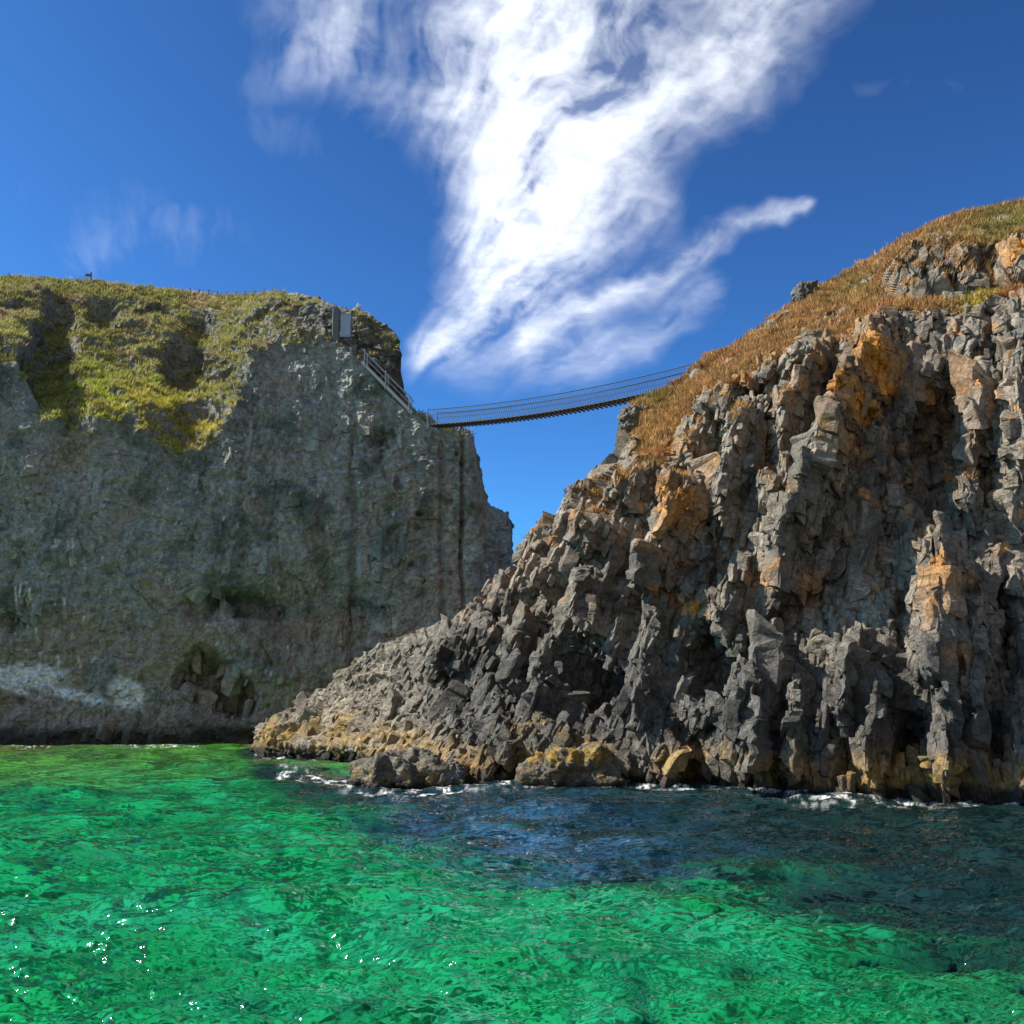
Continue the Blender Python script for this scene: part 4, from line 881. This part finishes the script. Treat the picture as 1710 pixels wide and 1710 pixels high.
mb = MB(); mb.bar(q1 + Vector((0.08, 0, -0.5)), q1 + Vector((0.08, 0, 2.05)), 0.10, 0.10, (0, 1, 0)); mb.build('hinge_post', M_POST, gt)

# ------------------------------------------------------------------ finger post and path rail on the skyline
def ground(GX, px, py_, rows):
    Gh, PXh, PYh, vh = GX
    m_ = (vh > rows[0]) & (vh < rows[1]); qx, qy = PROJ(Gh[m_]); i = np.argmin((qx - px) ** 2 + 0.02 * (qy - py_) ** 2); return Vector(Gh[m_][i])
gp_ = ground(HEAD, 152, 460, (5.8, 6.05))
sg = thing('signpost', 'small wooden finger post on the grassy skyline of the headland', 'signpost', gp_)
mb = MB(); mb.bar(gp_ + Vector((0, 0, -0.4)), gp_ + Vector((0, 0, 0.95)), 0.12, 0.12, (1, 0, 0)); mb.build('post', M_POST, sg)
mb = MB(); c = gp_ + Vector((0.1, -0.09, 0.62)); mb.add([c + Vector(q) for q in ((0, 0, -.14), (-.55, 0, -.14), (-.72, 0, 0), (-.55, 0, .14), (0, 0, .14), (0, .05, -.14), (-.55, .05, -.14), (-.72, .05, 0), (-.55, .05, .14), (0, .05, .14))],
       [(0, 4, 3, 2, 1), (5, 6, 7, 8, 9)] + [(i, (i + 1) % 5, 5 + (i + 1) % 5, 5 + i) for i in range(5)]); mb.build('arm_board', M_POST, sg)
pts = [ground(HEAD, px, 480, (5.8, 6.05)) for px in np.linspace(318, 440, 9)]
fe = thing('path_fence', 'low dark rail fence along the skyline path of the headland', 'fence', pts[0])
for hh in (0.22, 0.5):
    mb = MB(); mb.tube([p + Vector((0, 0, hh)) for p in pts], 0.022); mb.build('rail', M_POST, fe)
for p in pts:
    mb = MB(); mb.bar(p + Vector((0, 0, -0.4)), p + Vector((0, 0, 0.58)), 0.09, 0.09, (1, 0, 0)); mb.build('post', M_POST, fe)

# ------------------------------------------------------------------ loose rocks
def boulder(name, label, loc, size, seed, tone, wet=False, nu=150, nv=90):
    th_ = np.linspace(0, 2 * np.pi, nu); ph = np.linspace(0.02, np.pi - 0.02, nv)
    T, Q = np.meshgrid(th_, ph, indexing='ij')
    d = np.stack([np.cos(T) * np.sin(Q), np.sin(T) * np.sin(Q), np.cos(Q)], -1)
    q = np.abs(d) ** 3.2; d2 = d / (q.sum(-1, keepdims=True) ** (1 / 3.2))
    p = d2 * np.array(size) / 2
    x, y, z = [(p[..., i] + seed * 3.7).astype(f32) for i in range(3)]
    rad = max(size)
    e = 0.16 * rad * fbm(x * 1.6 / rad * 2, y * 1.6 / rad * 2, z * 1.6 / rad * 2, o=3)
    cellx = x + 0.5 * y; 
    e = e + 0.07 * rad * np.floor(3 * fbm(x * 3 / rad * 2, y * 3 / rad * 2, z * 3 / rad * 2, o=2)) / 3 + 0.045 * fbm(x * 3.0, y * 3.0, z * 3.0, o=4) + 0.05 * blocks(cellx, z, 0.45, 0.4, 0.9, 0.5, 0.3, 0.5, seed)[0] * np.sin(Q)
    p = p + d * e[..., None]
    p[-1] = p[0]
    w_ = p + np.array(loc)
    m_ = fbm(x * 1.5, y * 1.5, z * 1.5, o=4)
    A_ = np.zeros(p.shape, f32) + np.array(tone, f32); A_ = mixc(A_, np.array(tone) * 0.5, sstep(-0.1, 0.5, m_))
    if wet:
        A_ = mixc(A_, (0.27, 0.17, 0.06), sstep(0.0, 0.4, fbm(x * 2.2, y * 2.2, z * 2.2 + 4, o=4)) * (1 - sstep(0.3, 1.2, w_[..., 2])))
        A_ = mixc(A_, (0.03, 0.026, 0.02), 1 - sstep(0.1, 0.45, w_[..., 2] + 0.2 * m_))
    o = mesh_np(name, p, grid_faces(nu, nv), M_ROCK, attrs={'albedo': np.concatenate([A_, np.ones(p.shape[:2] + (1,), f32)], -1)})
    o.location = loc; tag(o, label, 'rock'); return o
BR = (0.19, 0.165, 0.13); GY = (0.17, 0.16, 0.145)
def at_water(px, py, z=0.0): return tuple(P(px, py, YW(py))[:2]) + (z,)
boulder('boulder', 'low broad wet rock at the water, largest in front of the promontory', at_water(672, 1312, 0.25), (3.9, 3.0, 2.0), 1, BR, True, 260, 150)
boulder('boulder', 'pointed dark rock awash beside the big low rock', at_water(742, 1314, 0.2), (1.7, 1.6, 1.5), 2, GY, True)
boulder('boulder', 'small rock in the foam left of the big low rock', at_water(612, 1310, 0.0), (1.3, 1.2, 0.8), 3, GY, True)
o = boulder('rock_ledge', 'flat low rock ledge with ochre weed on top at the foot of the right cliff', at_water(955, 1314, 0.15), (4.2, 2.8, 2.9), 8, (0.15, 0.13, 0.10), True, 260, 150)
a_ = o.data.attributes['albedo']; nv_ = len(o.data.vertices); cc_ = np.zeros(nv_ * 4, f32); a_.data.foreach_get('color', cc_); cc_ = cc_.reshape(-1, 4)
co_ = np.zeros(nv_ * 3, f32); o.data.vertices.foreach_get('co', co_); co_ = co_.reshape(-1, 3)
cc_[:, :3] = mixc(cc_[:, :3], (0.38, 0.23, 0.04), sstep(0.7, 1.05, co_[:, 2]) * sstep(-0.3, 0.3, fbm(co_[:, 0] * 1.6, co_[:, 1] * 1.6, co_[:, 2] * 1.6, o=4)) * 0.9); a_.data.foreach_set('color', cc_.ravel())
boulder('boulder', 'dark square outcrop standing on the brown grass skyline', tuple(ground(ISLE, 1345, 490, (8.6, 9.0)) + Vector((0, 0, 0.1))), (1.5, 1.6, 1.7), 5, GY)
boulder('boulder', 'overhanging rock at the lip below the right end of the bridge', tuple(Vector(P(1056, 700, 60.2))), (1.5, 1.6, 1.5), 6, BR)
